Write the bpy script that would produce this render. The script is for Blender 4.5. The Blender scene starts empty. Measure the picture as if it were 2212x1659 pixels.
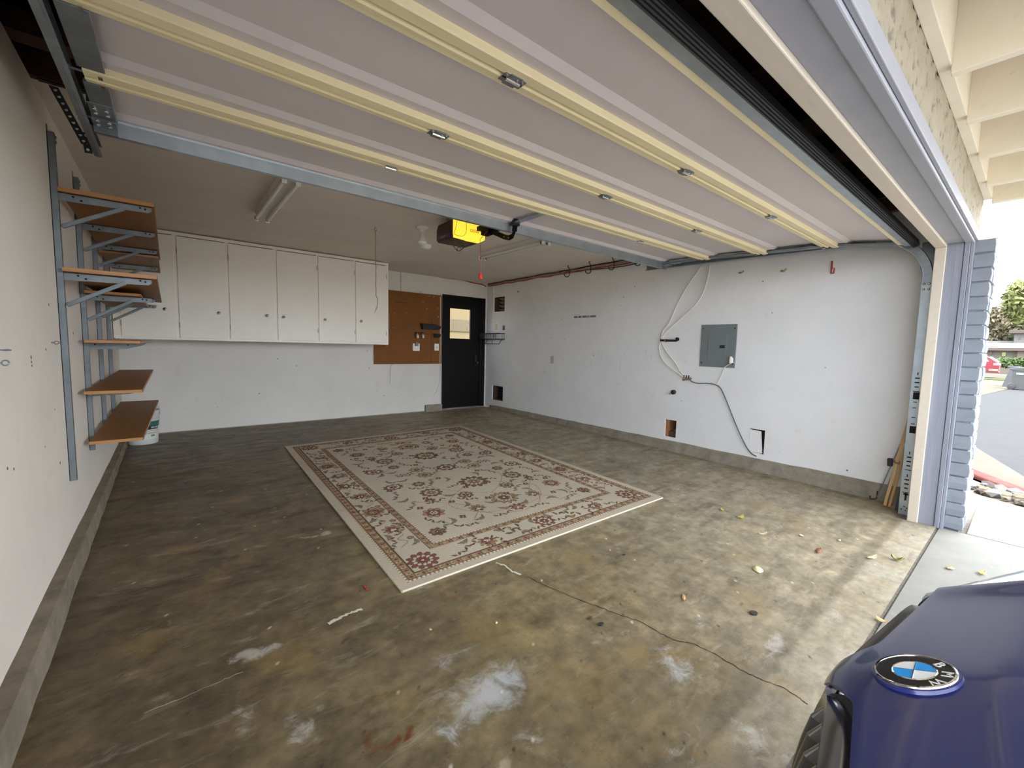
import bpy, bmesh, math, random
import numpy as np
from mathutils import Vector, Matrix

random.seed(7)
scn = bpy.context.scene
C = scn.collection

# ------------------------------------------------------------------ camera
F_PX, CAM_H = 917.766, 1.1496
YAW, PITCH, ROLL = 0.678812, -0.0854778, 0.0228887
def cam_axes():
    f = Vector((math.sin(YAW) * math.cos(PITCH), math.cos(YAW) * math.cos(PITCH), math.sin(PITCH)))
    r = Vector((math.cos(YAW), -math.sin(YAW), 0))
    u = r.cross(f)
    c, s = math.cos(ROLL), math.sin(ROLL)
    return c * r + s * u, -s * r + c * u, f
AR, AU, AF = cam_axes()
cd = bpy.data.cameras.new('camera'); cam = bpy.data.objects.new('camera', cd); C.objects.link(cam)
cd.sensor_fit = 'HORIZONTAL'; cd.sensor_width = 36.0; cd.lens = F_PX / 2212 * 36.0
cd.clip_start = 0.02; cd.clip_end = 400
m = Matrix.Identity(4)
for i in range(3):
    m[i][0] = AR[i]; m[i][1] = AU[i]; m[i][2] = -AF[i]
m[0][3], m[1][3], m[2][3] = 0, 0, CAM_H
cam.matrix_world = m
scn.camera = cam

def ray(px, py):
    return AF + AR * ((px - 1106) / F_PX) - AU * ((py - 829.5) / F_PX)
def at(px, py, axis, val):
    """the place on a real plane (x, y or z = val) that the photograph shows at a pixel"""
    d = ray(px, py); o = Vector((0, 0, CAM_H))
    return o + d * ((val - o[axis]) / d[axis])

# ------------------------------------------------------------------ world, sun, exposure
scn.view_settings.view_transform = 'Standard'
scn.view_settings.look = 'None'
scn.view_settings.gamma = 1.0
scn.view_settings.use_curve_mapping = False
scn.view_settings.exposure = EXPOSURE = 2.1
scn.cycles.max_bounces = 14
scn.cycles.diffuse_bounces = 10
scn.cycles.glossy_bounces = 4
scn.cycles.transmission_bounces = 6
scn.cycles.use_denoising = True
scn.cycles.sample_clamp_indirect = 6.0

w = bpy.data.worlds.new('sky'); scn.world = w; w.use_nodes = True
nt = w.node_tree; nt.nodes.clear()
def N(t, **k):
    n = nt.nodes.new(t)
    for a, b in k.items(): setattr(n, a, b)
    return n
tc = N('ShaderNodeTexCoord'); sep = N('ShaderNodeSeparateXYZ'); nt.links.new(tc.outputs['Generated'], sep.inputs[0])
ramp = N('ShaderNodeValToRGB'); el = ramp.color_ramp.elements
el[0].position = 0.0; el[0].color = (2.05, 2.25, 2.50, 1)
el[1].position = 1.0; el[1].color = (2.55, 2.65, 2.8, 1)
for pos, col in ((0.10, (1.98, 2.25, 2.60)), (0.22, (2.05, 2.28, 2.58)), (0.40, (2.05, 2.25, 2.5)), (0.7, (2.1, 2.25, 2.45))):
    e = el.new(pos); e.color = (*col, 1)
nt.links.new(sep.outputs['Z'], ramp.inputs[0])
noi = N('ShaderNodeTexNoise'); noi.inputs['Scale'].default_value = 3.2; noi.inputs['Detail'].default_value = 5
nt.links.new(tc.outputs['Generated'], noi.inputs['Vector'])
cr = N('ShaderNodeValToRGB'); cr.color_ramp.elements[0].position = 0.42; cr.color_ramp.elements[1].position = 0.68
nt.links.new(noi.outputs['Fac'], cr.inputs[0])
mx = N('ShaderNodeMix', data_type='RGBA', blend_type='ADD')
mul = N('ShaderNodeMix', data_type='RGBA', blend_type='MULTIPLY'); mul.inputs['Factor'].default_value = 1
mul.inputs['B'].default_value = (0.42, 0.36, 0.28, 1)
nt.links.new(cr.outputs[0], mul.inputs['A'])
nt.links.new(ramp.outputs[0], mx.inputs['A']); nt.links.new(mul.outputs['Result'], mx.inputs['B']); mx.inputs['Factor'].default_value = 1
bg = N('ShaderNodeBackground'); bg.inputs['Strength'].default_value = SKY = 1.0
out = N('ShaderNodeOutputWorld')
nt.links.new(mx.outputs['Result'], bg.inputs['Color']); nt.links.new(bg.outputs[0], out.inputs[0])

sl = bpy.data.lights.new('sun', 'SUN'); so = bpy.data.objects.new('sun', sl); C.objects.link(so)
sl.energy = 2.8; sl.angle = math.radians(12); sl.color = (1.0, 0.965, 0.91)
so.rotation_euler = Vector((-0.35, -0.50, 1.0)).to_track_quat('Z', 'Y').to_euler()

# ------------------------------------------------------------------ helpers
ORIGIN = {}
class MB:
    """collects solids in world coordinates; build() links them as one mesh object"""
    def __init__(s): s.v = []; s.f = []
    def add(s, vs, fs):
        n = len(s.v); s.v += [tuple(v) for v in vs]; s.f += [tuple(i + n for i in f) for f in fs]; return s
    def box(s, x0, x1, y0, y1, z0, z1):
        x0, x1 = min(x0, x1), max(x0, x1); y0, y1 = min(y0, y1), max(y0, y1); z0, z1 = min(z0, z1), max(z0, z1)
        vs = [(x, y, z) for z in (z0, z1) for x, y in ((x0, y0), (x1, y0), (x1, y1), (x0, y1))]
        return s.add(vs, [(3, 2, 1, 0), (4, 5, 6, 7), (0, 1, 5, 4), (1, 2, 6, 5), (2, 3, 7, 6), (3, 0, 4, 7)])
    def bar(s, p, q, w, h, up=(0, 0, 1)):
        p, q = Vector(p), Vector(q); d = (q - p).normalized(); up = Vector(up)
        a = d.cross(up)
        if a.length < 1e-4: a = d.cross(Vector((1, 0, 0)))
        a.normalize(); b = a.cross(d)
        vs = [c + a * (i * w / 2) + b * (j * h / 2) for c in (p, q) for i, j in ((-1, -1), (1, -1), (1, 1), (-1, 1))]
        return s.add(vs, [(0, 1, 2, 3), (7, 6, 5, 4), (1, 0, 4, 5), (2, 1, 5, 6), (3, 2, 6, 7), (0, 3, 7, 4)])
    def extrude(s, poly, vec):
        vec = Vector(vec); n = len(poly); a = [Vector(p) for p in poly]
        vs = a + [p + vec for p in a]
        fs = [tuple(range(n - 1, -1, -1)), tuple(range(n, 2 * n))] + [(i, (i + 1) % n, (i + 1) % n + n, i + n) for i in range(n)]
        return s.add(vs, fs)
    def tube(s, pts, r, n=8, closed=False):
        pts = [Vector(p) for p in pts]; k = len(pts); vs = []; fs = []
        ref = None
        for i, p in enumerate(pts):
            if closed: d = pts[(i + 1) % k] - pts[i - 1]
            else: d = pts[min(i + 1, k - 1)] - pts[max(i - 1, 0)]
            d.normalize()
            if ref is None:
                ref = d.cross(Vector((0, 0, 1)))
                if ref.length < 1e-3: ref = d.cross(Vector((1, 0, 0)))
            ref = (ref - d * ref.dot(d)).normalized(); b = d.cross(ref)
            rr = r[i] if isinstance(r, (list, tuple)) else r
            vs += [p + (ref * math.cos(2 * math.pi * j / n) + b * math.sin(2 * math.pi * j / n)) * rr for j in range(n)]
        for i in range(k if closed else k - 1):
            i2 = (i + 1) % k
            fs += [(i * n + j, i * n + (j + 1) % n, i2 * n + (j + 1) % n, i2 * n + j) for j in range(n)]
        if not closed: fs += [tuple(range(n - 1, -1, -1)), tuple((k - 1) * n + j for j in range(n))]
        return s.add(vs, fs)
    def cyl(s, p, q, r, n=16): return s.tube([p, q], r, n)
    def lathe(s, prof, c, axis=(0, 0, 1), n=20, caps=True):
        c = Vector(c); ax = Vector(axis).normalized()
        a = ax.cross(Vector((1, 0, 0)));
        if a.length < 1e-3: a = ax.cross(Vector((0, 1, 0)))
        a.normalize(); b = ax.cross(a); vs = []; fs = []; k = len(prof)
        for r, h in prof:
            vs += [c + ax * h + (a * math.cos(2 * math.pi * j / n) + b * math.sin(2 * math.pi * j / n)) * r for j in range(n)]
        for i in range(k - 1):
            fs += [(i * n + j, i * n + (j + 1) % n, (i + 1) * n + (j + 1) % n, (i + 1) * n + j) for j in range(n)]
        if caps: fs += [tuple(range(n - 1, -1, -1)), tuple((k - 1) * n + j for j in range(n))]
        return s.add(vs, fs)
    def quad(s, a, b, c, d): return s.add([a, b, c, d], [(0, 1, 2, 3)])
    def build(s, name, mat, parent=None, bevel=0.0, smooth=False, segs=2, stuff=False, label=None):
        org = ORIGIN.get(parent.name, Vector()) if parent else Vector()
        me = bpy.data.meshes.new(name)
        me.from_pydata([tuple(Vector(v) - org) for v in s.v], [], s.f)
        bm = bmesh.new(); bm.from_mesh(me); bmesh.ops.recalc_face_normals(bm, faces=bm.faces); bm.to_mesh(me); bm.free()
        if mat: me.materials.append(mat)
        o = bpy.data.objects.new(name, me); C.objects.link(o)
        if parent: o.parent = parent; ORIGIN[o.name] = org
        if bevel:
            b = o.modifiers.new('bevel', 'BEVEL'); b.width = bevel; b.segments = segs; b.limit_method = 'ANGLE'; b.angle_limit = math.radians(40)
        if smooth:
            me.shade_smooth()
            if not bevel:
                for e in me.edges: pass
            me.set_sharp_from_angle(angle=math.radians(42))
        if stuff: o['kind'] = 'stuff'
        if label: o['label'] = label
        return o

def thing(name, label, cat, loc, group=None):
    o = bpy.data.objects.new(name, None); C.objects.link(o); o.location = loc; o.empty_display_size = 0.1
    ORIGIN[o.name] = Vector(loc)
    o['label'] = label; o['category'] = cat
    if group: o['group'] = group
    return o
def tag(o, label, cat, group=None, kind=None):
    """a thing that is one mesh: origin moved to its base"""
    o['label'] = label; o['category'] = cat
    if group: o['group'] = group
    if kind: o['kind'] = kind
    recentre(o); return o
def recentre(o):
    me = o.data; n = len(me.vertices); co = np.empty(n * 3, np.float32); me.vertices.foreach_get('co', co); co = co.reshape(-1, 3)
    b = (co.min(0) + co.max(0)) / 2; b[2] = co[:, 2].min()
    co -= b; me.vertices.foreach_set('co', co.ravel()); me.update(); o.location = Vector([float(x) for x in b])
def struct(o, label=None):
    o['kind'] = 'structure'
    if label: o['label'] = label
    return o
def struct_root(name, loc=(0, 0, 0), label=None):
    o = bpy.data.objects.new(name, None); C.objects.link(o); o.location = loc; ORIGIN[o.name] = Vector(loc); o['kind'] = 'structure'
    if label: o['label'] = label
    return o
def piece(src, loc, parent, rot=None, name=None):
    """a part that shares mesh data with an alike piece"""
    o = src.copy(); C.objects.link(o); o.parent = parent
    o.location = Vector(loc) - ORIGIN[parent.name]
    if rot: o.rotation_euler = rot
    ORIGIN[o.name] = Vector(loc)
    return o
def copy_thing(root, loc, label, rotz=0.0, scale=1.0):
    r = root.copy(); C.objects.link(r); r.location = loc; r.rotation_euler = (0, 0, rotz); r.scale = (scale,) * 3; r['label'] = label
    for ch in list(root.children):
        c = ch.copy(); C.objects.link(c); c.parent = r
        for g in list(ch.children):
            d = g.copy(); C.objects.link(d); d.parent = c
    return r

# ------------------------------------------------------------------ materials
MATS = {}
def mat(name, col, rough=0.6, metal=0.0, var=0.0, vscale=6.0, bump=0.0, bscale=60.0, coat=0.0, dirt=None, dirt_scale=3.0, dirt_amt=0.0,
        stretch=None, attr=None, emit=None, emit_s=0.0, spec=None):
    if name in MATS: return MATS[name]
    m = bpy.data.materials.new(name); m.use_nodes = True; t = m.node_tree; b = t.nodes['Principled BSDF']; L = t.links.new
    b.inputs['Roughness'].default_value = rough; b.inputs['Metallic'].default_value = metal
    b.inputs['Base Color'].default_value = (*col, 1)
    if spec is not None: b.inputs['Specular IOR Level'].default_value = spec
    if coat: b.inputs['Coat Weight'].default_value = coat; b.inputs['Coat Roughness'].default_value = 0.04
    co = t.nodes.new('ShaderNodeTexCoord'); vec = co.outputs['Object']
    if stretch:
        mp = t.nodes.new('ShaderNodeMapping'); mp.inputs['Scale'].default_value = stretch; L(vec, mp.inputs['Vector']); vec = mp.outputs[0]
    src = None
    if attr:
        a = t.nodes.new('ShaderNodeAttribute'); a.attribute_name = attr; src = a.outputs['Color']
    if var:
        n = t.nodes.new('ShaderNodeTexNoise'); n.inputs['Scale'].default_value = vscale; n.inputs['Detail'].default_value = 6; n.inputs['Roughness'].default_value = 0.62
        L(vec, n.inputs['Vector'])
        mr = t.nodes.new('ShaderNodeMapRange'); mr.inputs['From Min'].default_value = 0.25; mr.inputs['From Max'].default_value = 0.75
        mr.inputs['To Min'].default_value = 1 - var; mr.inputs['To Max'].default_value = 1 + var; L(n.outputs['Fac'], mr.inputs['Value'])
        mu = t.nodes.new('ShaderNodeMix'); mu.data_type = 'RGBA'; mu.blend_type = 'MULTIPLY'; mu.inputs['Factor'].default_value = 1
        if src is not None: L(src, mu.inputs['A'])
        else: mu.inputs['A'].default_value = (*col, 1)
        L(mr.outputs[0], mu.inputs['B']); src = mu.outputs['Result']
    if dirt:
        n = t.nodes.new('ShaderNodeTexNoise'); n.inputs['Scale'].default_value = dirt_scale; n.inputs['Detail'].default_value = 8; n.inputs['Roughness'].default_value = 0.7
        L(vec, n.inputs['Vector'])
        r = t.nodes.new('ShaderNodeValToRGB'); r.color_ramp.elements[0].position = 0.60; r.color_ramp.elements[1].position = 0.74
        r.color_ramp.elements[1].color = (dirt_amt,) * 3 + (1,); L(n.outputs['Fac'], r.inputs[0])
        mu = t.nodes.new('ShaderNodeMix'); mu.data_type = 'RGBA'
        if src is not None: L(src, mu.inputs['A'])
        else: mu.inputs['A'].default_value = (*col, 1)
        mu.inputs['B'].default_value = (*dirt, 1); L(r.outputs[0], mu.inputs['Factor']); src = mu.outputs['Result']
    if src is not None: L(src, b.inputs['Base Color'])
    if bump:
        n = t.nodes.new('ShaderNodeTexNoise'); n.inputs['Scale'].default_value = bscale; n.inputs['Detail'].default_value = 5; L(vec, n.inputs['Vector'])
        bp = t.nodes.new('ShaderNodeBump'); bp.inputs['Strength'].default_value = bump; bp.inputs['Distance'].default_value = 0.004; L(n.outputs['Fac'], bp.inputs['Height']); L(bp.outputs[0], b.inputs['Normal'])
    if emit: b.inputs['Emission Color'].default_value = (*emit, 1); b.inputs['Emission Strength'].default_value = emit_s
    MATS[name] = m; return m

M = dict(
 wall=mat('painted drywall', (0.78, 0.77, 0.765), 0.72, var=0.05, vscale=2.2, bump=0.12, bscale=90, dirt=(0.42, 0.37, 0.31), dirt_scale=5.5, dirt_amt=0.22),
 walll=mat('cream painted drywall', (0.73, 0.665, 0.575), 0.72, var=0.05, vscale=2.2, bump=0.12, bscale=90, dirt=(0.42, 0.37, 0.31), dirt_scale=5.5, dirt_amt=0.22),
 wallb=mat('dimmed painted drywall', (0.68, 0.645, 0.595), 0.72, var=0.07, vscale=1.8, bump=0.12, bscale=90, dirt=(0.40, 0.34, 0.28), dirt_scale=4.5, dirt_amt=0.28),  # back wall base colour darkened to stand in for weaker light there
 ceil=mat('ceiling paint', (0.72, 0.655, 0.56), 0.75, var=0.06, vscale=1.6, bump=0.25, bscale=26, stretch=(1, 3, 1)),
 trimw=mat('white trim paint', (0.74, 0.72, 0.67), 0.5, var=0.03, bump=0.05),
 cab=mat('cabinet paint', (0.86, 0.81, 0.72), 0.5, var=0.04, vscale=2.5, bump=0.06, bscale=40),
 concl=mat('dark concrete curb', (0.20, 0.165, 0.115), 0.85, var=0.35, vscale=9, bump=0.6, bscale=70, dirt=(0.30, 0.26, 0.2), dirt_scale=7, dirt_amt=0.4),
 conc=mat('old concrete curb', (0.27, 0.235, 0.18), 0.85, var=0.35, vscale=9, bump=0.6, bscale=70, dirt=(0.42, 0.39, 0.33), dirt_scale=7, dirt_amt=0.5),
 galv=mat('galvanised steel', (0.42, 0.47, 0.50), 0.40, 0.85, var=0.16, vscale=9, bump=0.04),
 galvb=mat('grey shelf bracket steel', (0.20, 0.225, 0.235), 0.5, 0.5, var=0.2, vscale=12),
 galvd=mat('dull galvanised steel', (0.25, 0.28, 0.30), 0.45, 0.7, var=0.2, vscale=10),
 bright=mat('bright steel', (0.75, 0.75, 0.74), 0.22, 1.0),
 blackm=mat('matte black steel', (0.006, 0.006, 0.006), 0.7, spec=0.12),
 black=mat('black steel', (0.016, 0.016, 0.017), 0.42, 0.3),
 blackp=mat('black plastic', (0.02, 0.02, 0.023), 0.5),
 rubber=mat('black rubber', (0.018, 0.018, 0.019), 0.6, bump=0.1),
 rail=mat('cream door rail paint', (0.92, 0.80, 0.50), 0.5, var=0.04, vscale=3),
 panel=mat('mauve grey door panel', (0.66, 0.60, 0.595), 0.5, var=0.05, vscale=1.5, bump=0.05, bscale=30),
 wood=mat('dark rough lumber', (0.09, 0.045, 0.025), 0.85, var=0.4, vscale=5, stretch=(8, 0.6, 8), bump=0.3),
 shelf=mat('brown laminate shelf', (0.27, 0.118, 0.028), 0.5, spec=0.18, var=0.12, vscale=6, stretch=(6, 0.4, 6)),
 shelfe=mat('orange shelf edge band', (0.43, 0.20, 0.065), 0.45, var=0.12, vscale=8, stretch=(1, 8, 8)),
 peg=mat('brown pegboard', (0.22, 0.082, 0.019), 0.6, spec=0.2, var=0.16, vscale=2.2, dirt=(0.12, 0.05, 0.025), dirt_scale=2.5, dirt_amt=0.35),
 hole=mat('dark hole', (0.012, 0.01, 0.008), 0.9),
 cream=mat('cream jamb wood', (0.60, 0.53, 0.43), 0.55, var=0.06, vscale=7, stretch=(0.6, 8, 8), bump=0.12, bscale=20),
 greyp=mat('blue grey trim paint', (0.32, 0.323, 0.36), 0.55, var=0.06, vscale=5, bump=0.15, bscale=25),
 greyw=mat('blue grey painted wood', (0.25, 0.262, 0.315), 0.6, var=0.16, vscale=6, stretch=(7, 7, 0.35), bump=0.4, bscale=26),
 brick=mat('blue grey painted brick', (0.225, 0.25, 0.29), 0.7, var=0.09, vscale=12, bump=0.5, bscale=45),
 mortar=mat('painted mortar', (0.19, 0.20, 0.235), 0.85, var=0.2, vscale=30),
 stucco=mat('cream stucco', (0.34, 0.30, 0.225), 0.9, var=0.08, vscale=14, bump=1.0, bscale=22, dirt=(0.30, 0.27, 0.2), dirt_scale=24, dirt_amt=0.5),
 porch=mat('tan porch paint', (0.75, 0.685, 0.565), 0.65, var=0.05, vscale=4, bump=0.2, bscale=30, dirt=(0.3, 0.22, 0.13), dirt_scale=11, dirt_amt=0.25),
 blackdoor=mat('black door paint', (0.0045, 0.004, 0.004), 0.42, spec=0.22),
 white=mat('white plastic', (0.88, 0.87, 0.82), 0.4),
 ivory=mat('ivory plastic', (0.62, 0.55, 0.38), 0.45),
 pgrey=mat('grey panel enamel', (0.175, 0.20, 0.205), 0.42, var=0.03),
 brass=mat('old brass', (0.42, 0.30, 0.12), 0.4, 0.8),
 redp=mat('red paint', (0.35, 0.03, 0.03), 0.45),
 redcord=mat('red cord', (0.55, 0.06, 0.045), 0.6),
 redcable=mat('red brown cable', (0.36, 0.075, 0.042), 0.5),
 blackcable=mat('black cable', (0.014, 0.014, 0.015), 0.5),
 greycable=mat('grey cable', (0.36, 0.34, 0.31), 0.5),
 whitecable=mat('white cable', (0.74, 0.71, 0.62), 0.5),
 stick=mat('tan wood stick', (0.56, 0.36, 0.15), 0.55, var=0.14, vscale=8, stretch=(8, 8, 0.5)),
 navy=mat('navy stick', (0.012, 0.015, 0.045), 0.4),
 jute=mat('twine', (0.38, 0.2, 0.09), 0.8),
)
def glassmat(name, col=(0.9, 0.95, 0.93), rough=0.02):
    if name in MATS: return MATS[name]
    m = bpy.data.materials.new(name); m.use_nodes = True; b = m.node_tree.nodes['Principled BSDF']
    b.inputs['Base Color'].default_value = (*col, 1); b.inputs['Transmission Weight'].default_value = 1; b.inputs['Roughness'].default_value = rough; b.inputs['IOR'].default_value = 1.45
    MATS[name] = m; return m

# ------------------------------------------------------------------ numpy paint helpers
def vnoise(h, w, cell, seed):
    r = np.random.default_rng(seed); gh, gw = int(h / cell) + 3, int(w / cell) + 3
    g = r.random((gh, gw)).astype(np.float32)
    y = np.arange(h) / cell; x = np.arange(w) / cell
    yi, xi = y.astype(int), x.astype(int); fy, fx = y - yi, x - xi
    fy = (fy * fy * (3 - 2 * fy))[:, None]; fx = (fx * fx * (3 - 2 * fx))[None, :]
    a = g[yi][:, xi]; b = g[yi][:, xi + 1]; c = g[yi + 1][:, xi]; d = g[yi + 1][:, xi + 1]
    return (a * (1 - fx) + b * fx) * (1 - fy) + (c * (1 - fx) + d * fx) * fy
def fbm(h, w, cell, seed, octs=5, gain=0.55):
    t = np.zeros((h, w), np.float32); a = 1.0; tot = 0
    for o in range(octs):
        if cell < 1.2: break
        t += a * vnoise(h, w, cell, seed + o * 17); tot += a; a *= gain; cell /= 2.0
    return t / tot
def smooth(a, b, x):
    t = np.clip((x - a) / (b - a), 0, 1); return t * t * (3 - 2 * t)
def grid_object(name, P, colors, material, thickness=0.0):
    """P: (h, w, 3) points, colors: (h, w, 3)"""
    h, w_ = P.shape[:2]
    idx = np.arange(h * w_).reshape(h, w_)
    q = np.stack([idx[:-1, :-1], idx[:-1, 1:], idx[1:, 1:], idx[1:, :-1]], -1).reshape(-1, 4)
    vs = P.reshape(-1, 3)
    me = bpy.data.meshes.new(name); me.vertices.add(len(vs)); me.vertices.foreach_set('co', vs.astype(np.float32).ravel())
    me.loops.add(q.size); me.loops.foreach_set('vertex_index', q.astype(np.int32).ravel())
    me.polygons.add(len(q)); me.polygons.foreach_set('loop_start', (np.arange(len(q)) * 4).astype(np.int32))
    me.update(calc_edges=True); me.validate()
    ca = me.color_attributes.new('paint', 'FLOAT_COLOR', 'POINT')
    c4 = np.ones((len(vs), 4), np.float32); c4[:, :3] = colors.reshape(-1, 3); ca.data.foreach_set('color', c4.ravel())
    me.materials.append(material)
    o = bpy.data.objects.new(name, me); C.objects.link(o); return o
# ================================================================== the room shell
XL, XR, YB, H, SL = -0.455, 4.725, 6.684, 2.34, 0.0157
def fz(y): return -SL * (YB - y)
def fpt(px, py, off=0.0):
    d = ray(px, py); t = (CAM_H + SL * YB - off) / (SL * d.y - d.z)
    return Vector((0, 0, CAM_H)) + d * t
Y0 = 0.385                                   # threshold joint

# floor slab, painted with its stains and a light falloff at 1 cm
def paint_floor():
    step = 0.0115; xs = np.arange(XL, XR + step, step); ys = np.arange(Y0, YB + step, step)
    h, w_ = len(ys), len(xs); X, Y = np.meshgrid(xs, ys)
    wx = (fbm(h, w_, 40, 5) - .5) * .34 + (fbm(h, w_, 9, 77) - .5) * .10
    wy = (fbm(h, w_, 40, 9) - .5) * .34 + (fbm(h, w_, 9, 78) - .5) * .10
    XX, YY = X + wx, Y + wy
    base = np.zeros((h, w_, 3), np.float32)
    n1, n2, n3 = fbm(h, w_, 70, 1), fbm(h, w_, 24, 2), fbm(h, w_, 6, 3, 4)
    # streaks of trowelling along x
    st = np.repeat(vnoise(h, max(3, w_ // 12 + 1), 3, 31), 12, axis=1)[:, :w_]
    st = .5 * st + .5 * fbm(h, w_, 14, 32)
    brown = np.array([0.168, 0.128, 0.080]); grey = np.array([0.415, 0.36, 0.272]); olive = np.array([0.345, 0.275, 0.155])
    light_falloff = smooth(-0.55, 2.1, X * .75 - Y * .26 + (n1 - .5) * 1.6)  # light falloff put into the albedo: brown left and back, pale front right
    k = light_falloff[..., None]; base[:] = brown * (1 - k) + grey * k
    mid = (np.exp(-((light_falloff - .42) / .3) ** 2) * (.45 + .8 * (n2 - .3)))[..., None]; base[:] = base * (1 - mid) + olive * mid
    def blend(mask, col, a=1.0):
        m_ = np.clip(mask * a, 0, 1)[..., None]; base[:] = base * (1 - m_) + np.array(col) * m_
    rag = fbm(h, w_, 16, 61, 5, .68)
    def blob(px, py, rx, ry, col, a=.8, soft=.5, rot=0, ragged=1.0):
        c = fpt(px, py); dx, dy = XX - c.x, YY - c.y; cr_, sr = math.cos(rot), math.sin(rot)
        d = np.sqrt(((dx * cr_ + dy * sr) / rx) ** 2 + ((-dx * sr + dy * cr_) / ry) ** 2)
        if ragged: m_ = smooth(.52, .52 + soft * .35, np.clip(1.25 - d, 0, 1) * .62 + rag * .42 - .06)
        else: m_ = smooth(1, 1 - soft, d)
        blend(m_ * (.6 + .8 * (n3 - .2)), col, a)
    base *= (.62 + .76 * n3)[..., None] * (.78 + .44 * st)[..., None] * (.80 + .40 * n2)[..., None]
    for a in ((320, 1340, .40, .30), (190, 1390, .24, .34), (700, 1180, .6, .25), (560, 1240, .5, .25), (1360, 1130, .36, .15), (1330, 1480, .3, .22), (1470, 1260, .3, .2), (1340, 1010, .5, .25), (430, 1060, .8, .4), (1180, 1330, .25, .12), (1000, 1380, .3, .15)):
        blob(a[0], a[1], a[2], a[3], (.115, .088, .056), .55, 1.0)
    for a in ((345, 1165, .45, .11), (390, 1215, .6, .09), (300, 1110, .5, .08)): blob(a[0], a[1], a[2], a[3], (.26, .22, .16), .45, .8)
    pale, blu = 0, 1; dens = np.zeros((h, w_, 3), np.float32)
    def dblob(px, py, rx, ry, ch_, al):
        c = fpt(px, py); dd = np.sqrt(((X + wx * .35 - c.x) / (rx * 1.25)) ** 2 + ((Y + wy * .35 - c.y) / (ry * 1.25)) ** 2); dens[..., ch_] = np.maximum(dens[..., ch_], np.clip(1.12 - dd, 0, 1) ** .8 * al)
    for px, py, rx, ry, al in ((548, 1412, .10, .055, .8), (585, 1395, .06, .035, .7), (1230, 1430, .15, .08, .35), (1330, 1370, .18, .07, .4), (1660, 1385, .16, .05, .55), (1600, 1350, .2, .04, .4),
        (1500, 1340, .10, .05, .4), (640, 1590, .09, .14, .45), (505, 1560, .07, .2, .45), (470, 1540, .11, .06, .35), (655, 1580, .07, .05, .6), (690, 1540, .06, .05, .4), (330, 1360, .20, .06, .35), (375, 1330, .18, .04, .3),
        (550, 1180, .15, .06, .4), (585, 1183, .08, .04, .35), (1020, 1180, .3, .06, .2), (1300, 1200, .3, .08, .35), (1210, 1280, .25, .08, .2), (1420, 1220, .35, .07, .3), (1720, 1420, .2, .05, .4), (1480, 1620, .2, .07, .4), (1620, 1590, .14, .16, .45), (1130, 1600, .18, .12, .4), (1180, 1640, .15, .08, .4), (980, 1600, .16, .12, .4)):
        dblob(px, py, rx, ry, 0, al)
    for px, py, rx, ry, al in ((1050, 1490, .15, .11, .75), (1010, 1520, .12, .10, .6), (1085, 1475, .12, .06, .6), (975, 1580, .09, .08, .5), (945, 1432, .12, .07, .4), (1460, 1440, .12, .10, .5), (1440, 1420, .12, .06, .4)): dblob(px, py, rx, ry, 1, al)
    for px, py, rx, ry in ((690, 1153, .085, .05), (647, 1162, .035, .022), (1060, 1641, .024, .022)): blob(px, py, rx, ry, (.60, .54, .40), 1.1, .35, 0, 0)
    blob(1530, 1101, .19, .065, (.12, .095, .065), .8, .4, 0, 0); blob(1790, 1190, .3, .08, (.36, .29, .17), .35, .8)
    blob(1930, 1160, .62, .045, (.45, .30, .12), .5, .8, 0, 0)
    for px, py, r in ((1628, 1326, .028), (1298, 1350, .02), (770, 1341, .02)): blob(px, py, r, r * .6, (.05, .04, .035), 1.1, .4, 0, 0)
    rust = (.20, .062, .018)
    def arc(px, py, r, t0, t1, wd, a=.9):
        c = fpt(px, py); dx, dy = X + wx * .25 - c.x, Y + wy * .25 - c.y; d = np.sqrt(dx * dx + dy * dy); th = np.degrees(np.arctan2(dy, dx)) % 360
        blend(smooth(wd, wd * .3, np.abs(d - r)) * ((th > t0) & (th < t1)) * (.4 + n3), rust, a)
    arc(830, 1588, .045, 120, 250, .013); arc(835, 1590, .045, 250, 330, .016); arc(850, 1580, .058, 290, 350, .017, 1.0)
    arc(970, 1284, .04, 0, 360, .02, .35); arc(1280, 1502, .03, 150, 360, .012, .5); arc(835, 1540, .09, 60, 130, .008, .5)
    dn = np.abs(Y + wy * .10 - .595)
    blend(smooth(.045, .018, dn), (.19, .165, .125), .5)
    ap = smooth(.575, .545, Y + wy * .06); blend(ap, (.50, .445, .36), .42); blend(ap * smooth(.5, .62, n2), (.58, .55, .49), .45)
    base *= (.86 + .28 * fbm(h, w_, 3, 91, 1))[..., None]
    base *= np.array([.65, .63, .555])
    sp = np.random.default_rng(3).random((h, w_)); base[sp > .9993] = (.6, .57, .48); base[sp < .0011] = (.05, .04, .03)
    Z = -SL * (YB - Y)
    Z = Z + (n3 - .5) * .0012
    dens[..., 2] = np.clip(1 - light_falloff, 0, 1)
    return np.stack([X, Y, Z], -1), base, dens
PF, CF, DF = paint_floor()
fm = mat('garage concrete', (0.2, 0.16, 0.11), 0.46, var=0.22, vscale=34, bump=0.22, bscale=120, attr='paint', spec=0.42)
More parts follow.
